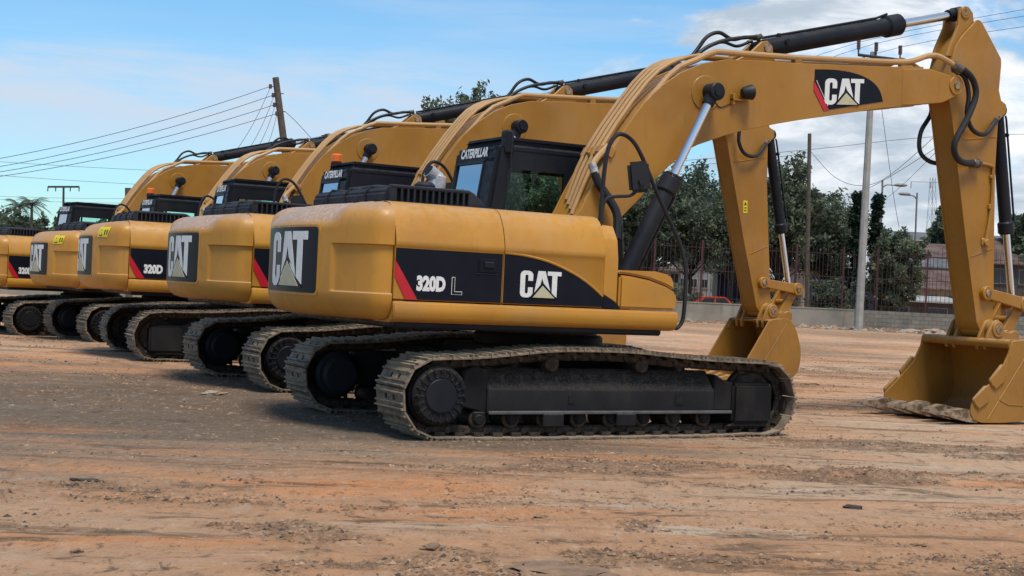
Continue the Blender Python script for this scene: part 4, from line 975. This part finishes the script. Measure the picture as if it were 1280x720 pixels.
# rubble along the foot of the wall
def along(n):
    out_ = []
    for k in range(n):
        u = 985+rng.random()*330 if rng.random() < .8 else 700+rng.random()*280
        p = ground_at(u, (79 if u < 1068 else 79-(u-1068)*.0125)-.35-abs(rng.normal())*1.5); p.z += .02; out_.append(p[:])
    return np.array(out_)
o = stones('rubble', 1800, along, .03, .26, ['stone_pale', 'stone_brown', 'clod_brown', 'grey_plaster', 'clod_tan'], .6); tag(o, 'broken stones and earth heaped along the foot of the wall', None, kind='stuff')
for i, (u, c_, w, hgt_, lab) in enumerate([(1140, 76.3, 1.5, .22, 'flat broken concrete slab lying before the block wall'), (1113, 76.8, .5, .16, 'small pale concrete lump near the foot of the concrete pole'), (1168, 75.6, 1.3, .30, 'heap of pale earth before the block wall left of the near stick')]):
    p = ground_at(u, c_); bm = bmesh.new(); bmesh.ops.create_icosphere(bm, subdivisions=3, radius=1)
    for v_ in bm.verts:
        k = 1+.34*noise.noise(v_.co*2.1+Vector((i*7, 0, 0)))+.22*noise.noise(v_.co*6+Vector((0, i*5, 0))); v_.co = Vector((v_.co.x*w*.5*k, v_.co.y*w*.4*k, v_.co.z*hgt_*k))
    o = MB().bm(bm, 'stone_pale').build(['concrete_slab', 'concrete_lump', 'earth_heap'][i]); o.location = p; o.rotation_euler.z = i; tag(o, lab, ['slab', 'rubble', 'earth heap'][i])

# ================================================================== TREES
def leafmat(name, a, b):
    t = NT(name, .7, spec=.25); v = t.map(); n_ = t.noise(v, 1.1, 4, .6); n2_ = t.noise(v, 9, 2, .5)
    c = t.mix(t.ramp(n_, .36, .64), a, b); c = t.mix(t.math('MULTIPLY', t.ramp(n2_, .5, .7), .4), c, tuple(x*1.5 for x in b)); t.col(c)
    tr = t.n.new('ShaderNodeBsdfTranslucent'); t.l.new(c, tr.inputs[0]); mx = t.n.new('ShaderNodeMixShader'); mx.inputs[0].default_value = .35
    out_ = [k for k in t.n if k.type == 'OUTPUT_MATERIAL'][0]; t.l.new(t.b.outputs[0], mx.inputs[1]); t.l.new(tr.outputs[0], mx.inputs[2]); t.l.new(mx.outputs[0], out_.inputs[0])
leafmat('leaf_dark', (.062, .086, .060), (.128, .156, .098)); leafmat('leaf_mid', (.074, .098, .064), (.146, .170, .102)); leafmat('leaf_cypress', (.012, .026, .018), (.026, .044, .026)); leafmat('leaf_dry', (.085, .075, .040), (.12, .10, .055))
simple('bark', (.09, .07, .055), .9, var=.5, scale=5, bump=.5); simple('palm_bark', (.13, .11, .09), .9, var=.4)
def leaves(centres, spread, per, size, seed, elong=1.7, dirs=None):
    r_ = np.random.default_rng(seed); n = len(centres)*per
    C_ = np.repeat(centres, per, 0)+r_.normal(size=(n, 3))*np.repeat(spread, per, 0)[:, None]*np.array([1, 1, .75])*(.62 if dirs is not None else 1)
    if dirs is not None: C_ += np.repeat(dirs*spread[:, None], per, 0)*(r_.random(n)*4.2-1.9)[:, None]; C_[:, 2] -= np.repeat(spread, per)*.5*r_.random(n)**2
    a = r_.normal(size=(n, 3)); a /= np.linalg.norm(a, axis=1)[:, None]; b = r_.normal(size=(n, 3)); b -= a*(a*b).sum(1)[:, None]; b /= np.linalg.norm(b, axis=1)[:, None]
    s = size*(.5+r_.random(n))[:, None]; a = a*s*elong*.5; b = b*s*.5; mid = np.cross(a, b); mid /= np.linalg.norm(mid, axis=1)[:, None]
    V = np.stack([C_-a, C_-b*1.0+mid*s*.08, C_+a, C_+b+mid*s*.08], 1); return V.reshape(-1, 3), np.arange(n*4).reshape(-1, 4)
def tree(u, vtop, wpx, c_, label, mat='leaf_dark', style='broad', seed=0, dens=1.0, leaf=.13, bare=.42, trunk=None, group=None, name='tree'):
    r_ = np.random.default_rng(seed+100); base = ground_at(u, c_); top = at(u, vtop, c_).z; H = top-base.z; rad = wpx*c_/F_PX/2*(1.22 if style != 'cypress' else 1)
    o = empty(name, base); o.rotation_euler.z = seed*1.3; tag(o, label, 'tree', group)
    if style == 'cypress':
        n = int(70*dens); zz = r_.random(n); cen = np.stack([np.zeros(n)]*3, 1); k = rad*(1.05-zz**1.6)*np.sqrt(r_.random(n)); an = r_.random(n)*6.28
        cen[:, 0] = k*np.cos(an); cen[:, 1] = k*np.sin(an); cen[:, 2] = H*(.12+.87*zz); sp = np.full(n, rad*.22)
    else:
        n = int(125*dens); d = r_.normal(size=(n, 3)); d /= np.linalg.norm(d, axis=1)[:, None]; k = r_.random(n)**.42; cen = d*k[:, None]
        lob = 1+.20*np.sin(d[:, 0]*4+seed)*np.cos(d[:, 1]*5+seed*2)+.18*r_.normal(size=n)
        ch = H*(1-bare)/2; cen = cen*lob[:, None]*np.array([rad, rad*.9, ch]); cen[:, 2] += H-ch*1.05; cen[:, 2] = np.minimum(cen[:, 2], H*1.0)
        sp = rad*(.08+.10*r_.random(n)) if style == 'broad' else rad*(.07+.06*r_.random(n))
    dr = None
    if style != 'cypress':
        dr = cen-np.array([0, 0, H*.45]); dr /= np.linalg.norm(dr, axis=1)[:, None]+1e-6; dr = dr+r_.normal(size=dr.shape)*.45; dr[:, 2] += .15; dr /= np.linalg.norm(dr, axis=1)[:, None]
    V, F_ = leaves(cen, sp, 160 if style != 'feather' else 105, leaf, seed, 1.8 if style != 'feather' else 2.6, dr)
    cr = np_obj('crown', V, F_, [mat], o, smooth=False)
    m = MB(); tr = trunk or max(.09, H*.018); bend = Vector((r_.normal()*.3, r_.normal()*.3, 0))
    ax = [Vector((0, 0, -.2)), Vector((0, 0, H*.2))+bend*.3, Vector((0, 0, H*.45))+bend, Vector((0, 0, H*.8))+bend*1.4]
    m.tube(ax, [tr, tr*.3], 'bark', n=8, smooth=3)
    if style != 'cypress':
        for k_ in range(34 if style == 'broad' else n):
            e = Vector(cen[r_.integers(0, n) if style == 'broad' else k_]); s0 = ax[1].lerp(ax[2], r_.random()*1.0); mid = s0.lerp(e, .5)+Vector((0, 0, -.05*H*r_.random())); m.tube([s0, mid, e], [tr*.30, tr*.07], 'bark', n=5, smooth=3)
    m.build('trunk', o); return o
TG = 'trees behind the fence'
tree(645, 180, 120, 96, 'leafy tree seen through the cab window of the foremost excavator', 'leaf_mid', 'feather', 1, 1.5)
tree(708, 196, 120, 99, 'leafy tree behind the boom foot of the foremost excavator', 'leaf_dark', 'broad', 2)
tree(760, 214, 100, 94, 'tree just left of the chrome boom cylinder', 'leaf_dark', 'broad', 3)
tree(806, 226, 96, 93, 'dark tree right beside the lower boom cylinder', 'leaf_dark', 'feather', 4, 1.5)
tree(862, 216, 120, 97, 'broad dark green tree left of the second stick', 'leaf_dark', 'broad', 5, 1.15)
tree(912, 238, 90, 91, 'tree directly behind the second stick', 'leaf_dark', 'broad', 6)
tree(972, 206, 92, 93, 'tall loose tree between the second stick and the wooden pole', 'leaf_mid', 'feather', 7, 1.7)
tree(1028, 248, 92, 97, 'low dark tree between the wooden pole and the concrete pole', 'leaf_dark', 'broad', 8, 1.1)
tree(1066, 243, 25, 92, 'narrow dark cypress just left of the concrete pole', 'leaf_cypress', 'cypress', 9, name='cypress_tree')
tree(1092, 239, 22, 94, 'narrow dark cypress just right of the concrete pole', 'leaf_cypress', 'cypress', 10, name='cypress_tree')
tree(1116, 282, 52, 87, 'spreading bushy tree before the houses below the street lamps', 'leaf_mid', 'broad', 11, 1.0, bare=.15)
tree(1180, 260, 40, 140, 'small round dark tree above the roofs left of the near stick', 'leaf_dark', 'broad', 12, .8, leaf=.28)
tree(1276, 268, 44, 120, 'dark tree at the right edge behind the bucket cylinder', 'leaf_dark', 'broad', 13, leaf=.25)
tree(553, 114, 84, 74, 'wispy tree top above the second boom, left clump', 'leaf_mid', 'feather', 14, 1.0, leaf=.10, bare=.45)
tree(600, 103, 70, 78, 'wispy tree top above the second boom, right and taller clump', 'leaf_mid', 'feather', 15, 1.0, leaf=.10, bare=.45)
tree(76, 262, 26, 120, 'small dark bush beside the cab of the farthest excavator', 'leaf_dark', 'broad', 16, .5, leaf=.28)
tree(24, 273, 90, 150, 'low dark scrub below the palms at the left edge', 'leaf_dark', 'broad', 17, 1.0, leaf=.3, bare=.05)
tree(132, 277, 50, 140, 'low scrub behind the cab of the farthest excavator', 'leaf_dark', 'broad', 18, .6, leaf=.28, bare=.05)
# undergrowth behind the fence
for i, (u, vt, w) in enumerate(((838, 362, 70), (962, 358, 60), (1050, 352, 60))):
    tree(u, vt, w, 89, ['low shrub behind the fence left of the second stick', 'low shrub behind the fence right of the second stick', 'low shrub behind the fence at the concrete pole'][i], 'leaf_dark', 'broad', 30+i, .4, leaf=.13, bare=.0, name='shrub')
def palm(u, vt, c_, label, seed):
    r_ = np.random.default_rng(seed); b = ground_at(u, c_); H = at(u, vt, c_).z-b.z-.9; o = empty('palm_tree', b); tag(o, label, 'palm')
    m = MB(); m.tube([(0, 0, -.3), (.15, 0, H*.5), (.0, 0, H)], [.2, .13], 'palm_bark', n=8, smooth=4); m.build('trunk', o)
    f = MB()
    for k in range(20):
        an = k*2.4+r_.random()*.5; el = 1.15-1.9*(k/20)+.25*r_.random(); L_ = 1.75+r_.random()*.5; d = Vector((math.cos(an), math.sin(an), 0)); pts = []
        for j in range(9):
            q = j/8; pts.append(Vector((0, 0, H))+d*(L_*q*math.cos(el*.6))+Vector((0, 0, L_*(math.sin(el)*q-.62*q*q))))
        f.tube(pts, [.03, .008], 'leaf_dark', n=4)
        sd_ = Vector((-d.y, d.x, 0))
        for j in range(1, 9):
            for q in (0, .5):
                p = pts[j-1].lerp(pts[j], q) if q else pts[j]; w = .62*math.sin(math.pi*min(.15+j/9.5, 1))
                for s in (-1, 1):
                    tip = p+sd_*s*w+d*.30+Vector((0, 0, -.28*w-.1)); f.add([p-d*.045, p+d*.045, tip], [(0, 1, 2)], 'leaf_dark')
    f.build('frond_crown', o)
palm(21, 246, 150, 'left of the two dark palms at the left edge, slightly lower', 1); palm(36, 244, 146, 'right of the two dark palms at the left edge, slightly taller', 2)

# ================================================================== POLES, LAMPS, WIRES
simple('concrete', (.34, .325, .30), .85, var=.25, scale=2); simple('old_wood', (.105, .085, .065), .9, var=.4, scale=4); simple('grey_metal', (.20, .20, .20), .5, .4); simple('dark_metal', (.05, .05, .055), .6, .3); simple('cable', (.018, .018, .02), .6); simple('lamp_cover', (.22, .22, .215), .5); simple('porcelain', (.10, .06, .045), .3)
def ptz(u, v, c_): return at(u, v, c_)
def post(base, top, r0, r1, mat, n=12):
    m = MB(); m.tube([base-Vector((0, 0, .3)), top], [r0, r1], mat, n=n); return m
def rel(o, *ps): return [p-o.location for p in ps]
b = ground_at(1074.5, 76.2); tp = ptz(1091.5, 65, 76.2); o = empty('utility_pole', b); tag(o, 'pale concrete utility pole with a metal crossarm standing before the wall', 'utility pole')
z0 = Vector((0, 0, 0)); bm_ = MB(); bm_.tube([z0-Vector((0, 0, .4)), tp-b], [.235, .16], 'concrete', n=8); bm_.build('shaft', o)
A_, B_ = ptz(1072.5, 68.5, 75.7)-b, ptz(1126, 75, 75.7)-b; m = MB(); m.tube([A_, B_], .085, 'dark_metal', n=6); m.tube([A_.lerp(B_, .12), ptz(1091, 92, 76)-b], .03, 'dark_metal', n=5); m.build('crossarm', o)
for u, v0, v1 in ((1073, 69, 50), (1095, 71, 53), (1125, 75, 57)):
    p, q = ptz(u, v0, 76)-b, ptz(u+.5, v1, 76)-b; m = MB(); m.tube([p, q], .05, 'dark_metal', n=6)
    for k in range(4): pp = p.lerp(q, .45+.16*k); m.cyl(pp-Vector((0, 0, .05)), pp+Vector((0, 0, .05)), .11, 'porcelain', n=10)
    m.build('insulator', o)
b = ground_at(1009.5, 84); tp = ptz(1012, 167, 84); o = empty('utility_pole', b); tag(o, 'dark wooden pole behind the fence between the trees', 'utility pole'); m = MB(); m.tube([z0, tp-b], [.15, .115], 'old_wood', n=10); m.build('shaft', o)
m = MB(); m.box(-.14, .14, -.14, .14, 0, .32, 'dark_metal', b=.03); k = m.build('junction_box', o); k.location = ptz(1023, 247, 84)-b
b = ground_at(386, 62); tp = ptz(344.5, 97, 62); o = empty('utility_pole', b); tag(o, 'leaning wooden utility pole above the third boom', 'utility pole'); m = MB(); m.tube([z0-Vector((0, 0, .4)), tp-b], [.20, .145], 'old_wood', n=10); m.build('shaft', o)
for u, v in ((338, 108), (341.5, 119), (343, 131), (346, 142)):
    q = ptz(u, v, 61.9)-b; f_ = (q.z)/((tp-b).z); p = (tp-b)*f_; m = MB(); m.tube([p, q], .02, 'dark_metal', n=5); m.cyl(q-Vector((0, 0, .10)), q+Vector((0, 0, .10)), .075, 'porcelain', n=10, b=.02); m.build('insulator', o)
for u, v in ((354.5, 117), (356.5, 139.5)):
    q = ptz(u, v, 61.9)-b; f_ = q.z/((tp-b).z); m = MB(); m.tube([(tp-b)*f_, q], .022, 'dark_metal', n=5); m.build('bracket', o)
b = ground_at(79, 150); o = empty('pylon', b); tag(o, 'thin T shaped pylon against the sky above the palms side', 'pylon'); m = MB(); p, q = ptz(60, 233.5, 150)-b, ptz(99, 233.5, 150)-b
m.tube([z0, (p+q)/2], [.16, .11], 'dark_metal', n=6); m.build('mast', o); m = MB(); m.tube([p, q], .11, 'dark_metal', n=6)
for k in (p, q, p.lerp(q, .25), p.lerp(q, .72)): m.tube([k, k-Vector((0, 0, .5))], .06, 'dark_metal', n=5)
m.build('crossarm', o)
b = ground_at(163, 66); o = empty('utility_pole', b); tag(o, 'short dark wooden post top beside the farthest boom', 'utility pole'); m = MB(); m.tube([z0, ptz(160, 235, 66)-b], [.17, .15], 'old_wood', n=10); m.build('shaft', o)
for u0, v0, ue, ve, c_, lab in ((1103, 231, 1126, 231.5, 98, 'tall street lamp leaning right of the cypress, head to the right'), (1146, 246, 1130.5, 242.5, 104, 'street lamp before the houses with its head to the left')):
    b = ground_at(u0-5, c_); o = empty('street_lamp', b); tag(o, lab, 'street lamp'); k = ptz(u0, v0+4, c_)-b; e = ptz(ue, ve, c_)-b
    m = MB(); m.tube([z0, k*.98, k, k.lerp(e, .25)+Vector((0, 0, .18)), e.lerp(k, .2)], [.075, .04], 'grey_metal', n=8, smooth=3); m.build('lamp_post', o)
    d = (e-k); d.z = 0; d.normalize(); m = MB(); bmx = bmesh.new(); bmesh.ops.create_uvsphere(bmx, u_segments=14, v_segments=8, radius=1)
    for v_ in bmx.verts: v_.co = e+d*v_.co.x*.48+Vector((-d.y, d.x, 0))*v_.co.y*.18+Vector((0, 0, v_.co.z*.13))
    m.bm(bmx, 'lamp_cover'); m.build('lamp_head', o)
b = ground_at(1163, 190); o = empty('lattice_tower', b); tag(o, 'faint lattice power tower behind the street lamps', 'power tower'); m = MB(); tz = (ptz(1166, 222, 190)-b)
for sx in (-1, 1):
    for sy in (-1, 1): m.tube([Vector((sx*.9, sy*.9, 0)), tz+Vector((sx*.25, sy*.25, 0))], .026, 'grey_metal', n=4)
for k in range(12):
    z_ = k/12; w0 = .9-.65*z_; w1 = .9-.65*(z_+1/12)
    for sy in (-1, 1): m.tube([tz*z_+Vector((-w0, sy*w0, 0)), tz*(z_+1/12)+Vector((w1, sy*w1, 0))], .016, 'grey_metal', n=4); m.tube([tz*z_+Vector((w0, sy*w0, 0)), tz*(z_+1/12)+Vector((-w1, sy*w1, 0))], .016, 'grey_metal', n=4)
m.build('lattice', o); m = MB(); p, q = ptz(1139, 227, 190)-b, ptz(1188, 228, 190)-b; m.tube([p, q], .05, 'grey_metal', n=5)
for k in (p, q, (p+q)/2): m.tube([k, k-Vector((0, 0, .9))], .05, 'grey_metal', n=4)
m.build('crossarm', o)
WG = 'overhead wires'
def wire(pts, label, r=.014, sag=.0, cs=None):
    cs = cs or [76]*len(pts)
    r *= .75; P_ = [ptz(u, v, c_) for (u, v), c_ in zip(pts, cs)]
    if len(P_) == 2:
        n = 12; L_ = (P_[1]-P_[0]).length; P_ = [P_[0].lerp(P_[1], k/n)-Vector((0, 0, 4*sag*(k/n)*(1-k/n))) for k in range(n+1)]
        m = MB(); m.tube(P_, r, 'cable', n=5)
    else: m = MB(); m.tube(P_, r, 'cable', n=5, smooth=5)
    o = m.build('overhead_wire'); tag(o, label, 'wire', WG)
LP = 'one of the four wires running left from the leaning wooden pole'
for (a, b_) in (((338, 108), (-40, 205)), ((341.5, 119), (-40, 215)), ((343, 131), (-40, 221)), ((346, 142), (-40, 226))): wire([a, b_], LP, .017, .32, [61.9, 60])
wire([(-30, 200), (300, 217)], 'upper of the two thin wires crossing level at the far left sky', .016, .1, [95, 95])
wire([(-30, 217), (300, 236)], 'lower of the two thin wires crossing level at the far left sky', .016, .1, [95, 95])
wire([(-30, 244), (170, 248)], 'thin wire near the palms, the upper of a close pair', .016, .1, [120, 120])
wire([(-30, 247.5), (170, 254)], 'thin wire near the palms, the lower of a close pair', .016, .1, [120, 120])
for a, b_ in (((337.5, 110), (292, 192)), ((342, 121), (308, 190)), ((343.5, 133), (318, 190)), ((346, 143), (330, 188))): wire([a, b_], 'service wire dropping from the leaning pole to the booms', .013, .25, [61.9, 52])
wire([(356.5, 139.5), (370, 152), (392, 176)], 'short service wire hanging right of the leaning pole', .016, 0, [61.9, 60, 58])
RP = 'one of the three wires passing the crossarm of the concrete pole at upper right'
for a, b_, c_ in (((900, 118), (1073, 53), (1330, 3)), ((940, 112), (1092, 55), (1330, 12)), ((980, 105), (1125, 59), (1330, 26))): wire([a, b_, c_], RP, .016, 0, [84, 76, 70])
wire([(840, 202), (1012, 187), (1166, 171), (1330, 167)], 'upper long wire crossing behind the sticks at mid height', .018, 0, [88, 84, 82, 80])
wire([(840, 208), (1012, 191)], 'lower short wire ending at the wooden pole', .018, .1, [88, 84])
wire([(1014, 190), (1043, 221), (1075, 232), (1111, 220), (1180, 160)], 'sagging wire hanging from the wooden pole to the near stick', .02, 0, [84, 82, 79, 76, 70])
wire([(1022, 247), (1060, 243), (1100, 228), (1190, 172)], 'lower sagging wire from the box on the wooden pole', .02, 0, [84, 82, 79, 70])
wire([(1094, 259), (1118, 240), (1142, 218), (1195, 165)], 'wire climbing from the street lamp to the near stick', .018, 0, [98, 92, 86, 74])
wire([(1102, 134), (1108, 180), (1117, 245), (1124, 285)], 'guy wire dropping from the boom towards the bushy tree', .02, 0, [78, 80, 84, 86])

# ================================================================== BUILDINGS AND VEHICLES BEYOND THE FENCE
simple('cream_wall', (.34, .27, .20), .9, var=.3, scale=1.2); simple('pale_wall', (.27, .265, .26), .9, var=.3, scale=1.2); simple('brown_wall', (.085, .068, .056), .9, var=.4, scale=1.2); simple('navy_metal', (.012, .016, .035), .5, .2, var=.5, scale=1.5); simple('blue_tarp', (.014, .024, .060), .6, var=.5, scale=1.3); simple('car_red', (.55, .055, .02), .35, var=.2); simple('car_white', (.6, .6, .6), .35, var=.1); simple('dark_glass', (.02, .025, .03), .12); simple('door_brown', (.08, .045, .03), .6); simple('tyre', (.015, .015, .015), .8)
def roofmat(name, a, b):
    t = NT(name, .75, .1); w = t.n.new('ShaderNodeTexWave'); w.inputs['Scale'].default_value = 2.4; w.wave_profile = 'SIN'; t.l.new(t.map(), w.inputs['Vector'])
    v = t.map(); t.col(t.mix(t.ramp(t.noise(v, .9, 6, .65), .38, .66), a, b)); t.bump(w.outputs['Fac'], .6, .05)
roofmat('rust_roof', (.075, .042, .034), (.145, .098, .080)); roofmat('grey_roof', (.085, .088, .095), (.15, .15, .15)); roofmat('pale_roof', (.36, .36, .35), (.27, .25, .23))
def house(u0, u1, vroof, veave, c_, name, label, wallm, roofm, nwin=3, storeys=1, depth=6.0, flat_=False, side_door=True):
    p0, p1 = ground_at(u0, c_), ground_at(u1, c_); ln, a_ = run(p0, p1); b = p0; ze = at((u0+u1)/2, veave, c_).z-b.z; zr = at((u0+u1)/2, vroof, c_+depth/2*math.cos(a_)).z-b.z
    o = empty(name, b, a_); tag(o, label, 'house' if name == 'house' else name.replace('_', ' '))
    m = MB(); m.box(0, ln, 0, depth, -.2, ze, wallm); 
    if not flat_: m.prism([(0.001, ze-.001), (depth-.001, ze-.001), (depth/2, zr-.08)], .002, ln-.002, wallm, axis='x')
    m.build('wall', o); m = MB()
    if flat_: m.prism([(-.5, ze+.02), (depth+.4, zr), (depth+.4, zr+.10), (-.5, ze+.12)], -.4, ln+.4, roofm, axis='x')
    else:
        for s in (0, 1):
            e0 = (-.55, ze-.16) if s == 0 else (depth+.55, ze-.16); r0 = (depth/2, zr)
            m.prism([e0, r0, (r0[0], r0[1]+.09), (e0[0], e0[1]+.09)], -.45, ln+.45, roofm, axis='x')
    m.build('roof', o)
    for st in range(storeys):
        zb = ze*(st+.38)/storeys; zt = ze*(st+.80)/storeys
        for k in range(nwin):
            x = ln*(k+.5)/nwin; w = min(.62, ln/nwin*.28); m = MB(); m.box(x-w-.06, x+w+.06, -.05, .02, zb-.06, zt+.06, 'pale_wall', b=.01); f_ = m.build('window', o)
            g_ = MB(); g_.box(x-w, x-.02, -.07, -.02, zb, zt, 'dark_glass'); g_.box(x+.02, x+w, -.07, -.02, zb, zt, 'dark_glass'); g_.build('pane', f_); MB().box(x-w-.1, x+w+.1, -.12, -.051, zb-.13, zb-.065, 'pale_wall').build('sill', f_)
    if side_door: MB().box(ln*.48-.45, ln*.48+.45, -.04, .02, -.1, min(2.0, ze*.36), 'door_brown').build('door', o)
    return o
house(1108, 1300, 291, 303, 150, 'house', 'long low building with grey sheet roof above all the others', 'pale_wall', 'grey_roof', 7, 1, 8, True)
house(1140, 1215, 306, 321, 128, 'house', 'pale walled house with weathered rusty roof below the long grey roof', 'pale_wall', 'rust_roof', 4, 2, 7)
house(1146, 1186, 324, 333, 117, 'house', 'small house with dull grey roof squeezed between the two rusty roofs', 'pale_wall', 'grey_roof', 2, 1, 5)
house(1152, 1225, 340, 361, 108, 'house', 'cream house with red brown sheet roof just behind the fence', 'cream_wall', 'rust_roof', 3, 1, 6)
house(1232, 1330, 300, 330, 118, 'house', 'brown roofed house at the right edge behind the bucket cylinder', 'brown_wall', 'rust_roof', 3, 2, 7)
house(1100, 1196, 371, 378, 92, 'market_shed', 'low shed with a pale corrugated roof along the fence', 'brown_wall', 'pale_roof', 2, 1, 3, True)
house(786, 850, 330, 336, 122, 'house', 'pale two storey building glimpsed behind the trees at the boom cylinder', 'pale_wall', 'rust_roof', 4, 2, 7)
house(846, 900, 316, 322, 126, 'house', 'pale building with dark windows glimpsed left of the second stick', 'pale_wall', 'grey_roof', 4, 3, 7, True)
house(1002, 1060, 330, 338, 120, 'house', 'dim building hidden behind the trees right of the second stick', 'cream_wall', 'rust_roof', 3, 2, 6)
def container(u0, u1, vt, c_, name, label, mat, depth=2.4):
    p0, p1 = ground_at(u0, c_), ground_at(u1, c_); ln, a_ = run(p0, p1); h = at((u0+u1)/2, vt, c_).z-p0.z; o = empty(name, p0, a_); tag(o, label, name.replace('_', ' '))
    m = MB(); m.box(0, ln, 0, depth, .12, h, mat, b=.03); x = .12
    while x < ln-.1: m.box(x, x+.10, -.035, 0.001, .25, h-.15, mat, b=.01); x += .24
    m.build('body', o); MB().box(-.06, ln+.06, -.06, depth+.06, h+.002, h+.08, mat, b=.02).build('roof', o)
    for x in (.05, ln-.17): MB().box(x, x+.12, .2, depth-.2, -.1, .118, 'dark_metal').build('skid', o)
    return o
container(896, 927, 334, 93, 'storage_container', 'dark navy box standing behind the fence left of the second stick', 'navy_metal')
container(1016, 1056, 352, 91, 'market_stall', 'dark blue tarpaulin stall behind the fence beside the wooden pole', 'blue_tarp')
container(1062, 1092, 356, 91, 'market_stall', 'dark blue tarpaulin stall behind the fence at the concrete pole', 'blue_tarp')
def car(u, c_, mat, label, rz):
    b = ground_at(u, c_); o = empty('parked_car', b, rz); tag(o, label, 'car')
    prof = [(-2.1, .35), (-2.15, .75), (-1.95, .95), (-1.35, 1.0), (-.85, 1.48), (.55, 1.50), (1.05, 1.02), (1.95, .90), (2.12, .70), (2.1, .35)]
    m = MB(); m.prism(prof, -.82, .82, mat, b=.06, seg=2); m.build('body', o); 
    for s in (-1, 1):
        m = MB(); m.prism([(-1.18, 1.02), (-.80, 1.40), (-.18, 1.42), (-.18, 1.0)], s*.815-.008, s*.825+.008, 'dark_glass'); m.build('window', o)
        m = MB(); m.prism([(-.10, 1.0), (-.10, 1.42), (.48, 1.42), (.88, 1.02)], s*.815-.008, s*.825+.008, 'dark_glass'); m.build('window', o)
        for x in (-1.35, 1.32):
            w = MB(); w.cyl((x, s*.62, .32), (x, s*.84, .32), .32, 'tyre', n=20, b=.04); w_ = w.build('wheel', o); MB().cyl((x, s*.80, .32), (x, s*.85, .32), .18, 'grey_metal', n=14, b=.01).build('rim', w_)
    for y_ in (-.6, .6): MB().box(2.06, 2.13, y_-.16, y_+.16, .62, .76, 'letter_white', b=.02).build('headlight', o)
    return o
car(893, 88, 'car_red', 'orange red car parked behind the fence left of the navy box', YAW*-1+.1)
car(806, 88, 'car_white', 'white car parked behind the fence by the boom cylinder', YAW*-1+.05)
car(962, 89, 'car_white', 'pale car parked behind the fence behind the second bucket', YAW*-1+.1)
# ================================================================== SCRAPS ON THE YARD
simple('scrap_dark', (.055, .043, .034), .8, var=.4); simple('scrap_brown', (.25, .155, .095), .9, var=.4, scale=9, bump=.6)
def scrap(u, c_, w, d_, h_, rz, mat, name, label, cat, seed):
    p = ground_at(u, c_); p.z += float(ground_relief(np.array([p.x]), np.array([p.y]))[0]); bm = bmesh.new(); bmesh.ops.create_icosphere(bm, subdivisions=3, radius=1)
    for v_ in bm.verts:
        k = 1+.55*noise.noise(v_.co*1.7+Vector((seed*5.1, 2, 0)))+.22*noise.noise(v_.co*5+Vector((0, seed*3.3, 0))); v_.co = Vector((v_.co.x*w*.5*k, v_.co.y*d_*.5*k, (v_.co.z*.5+.25)*h_*k))
    o = MB().bm(bm, mat).build(name, ang=25); o.location = p; o.rotation_euler.z = rz-YAW; tag(o, label, cat)
def cg(u, v): return CAM.z*F_PX/((v-(360+(u-640)*math.tan(ROLL)))*math.cos(ROLL))
for i, (u, v, w, d_, h_, mat, nm, lab, ct) in enumerate([
    (120, 600, .24, .07, .02, 'scrap_dark', 'scrap_piece', 'long thin dark scrap on the dirt at lower left', 'scrap'),
    (1078, 635, .13, .10, .025, 'scrap_dark', 'dirt_clod', 'flat dark clod on the dirt at lower right', 'clod'),
    (716, 711, .50, .36, .03, 'scrap_brown', 'broken_crust', 'large cracked brown crust at the bottom edge', 'crust'),
    (556, 688, .13, .09, .035, 'stone_brown', 'dirt_clod', 'grey brown clod near the bottom centre', 'clod'),
    (113, 690, .055, .05, .025, 'scrap_brown', 'dirt_clod', 'small dark clod at the lower left corner', 'clod'),
    (1020, 482, .30, .14, .03, 'scrap_dark', 'scrap_piece', 'dark flat scrap right of the front of the foremost track', 'scrap'),
    (275, 495, .30, .2, .05, 'stone_pale', 'stone', 'pale flat stone on the dirt left of the tracks', 'stone'),
    (690, 645, .09, .07, .02, 'scrap_brown', 'dirt_clod', 'dark crumbled clod below the middle of the foremost track', 'clod')]):
    scrap(u, cg(u, v), w, d_, h_, i*.17-.3, mat, nm, lab, ct, i+1)
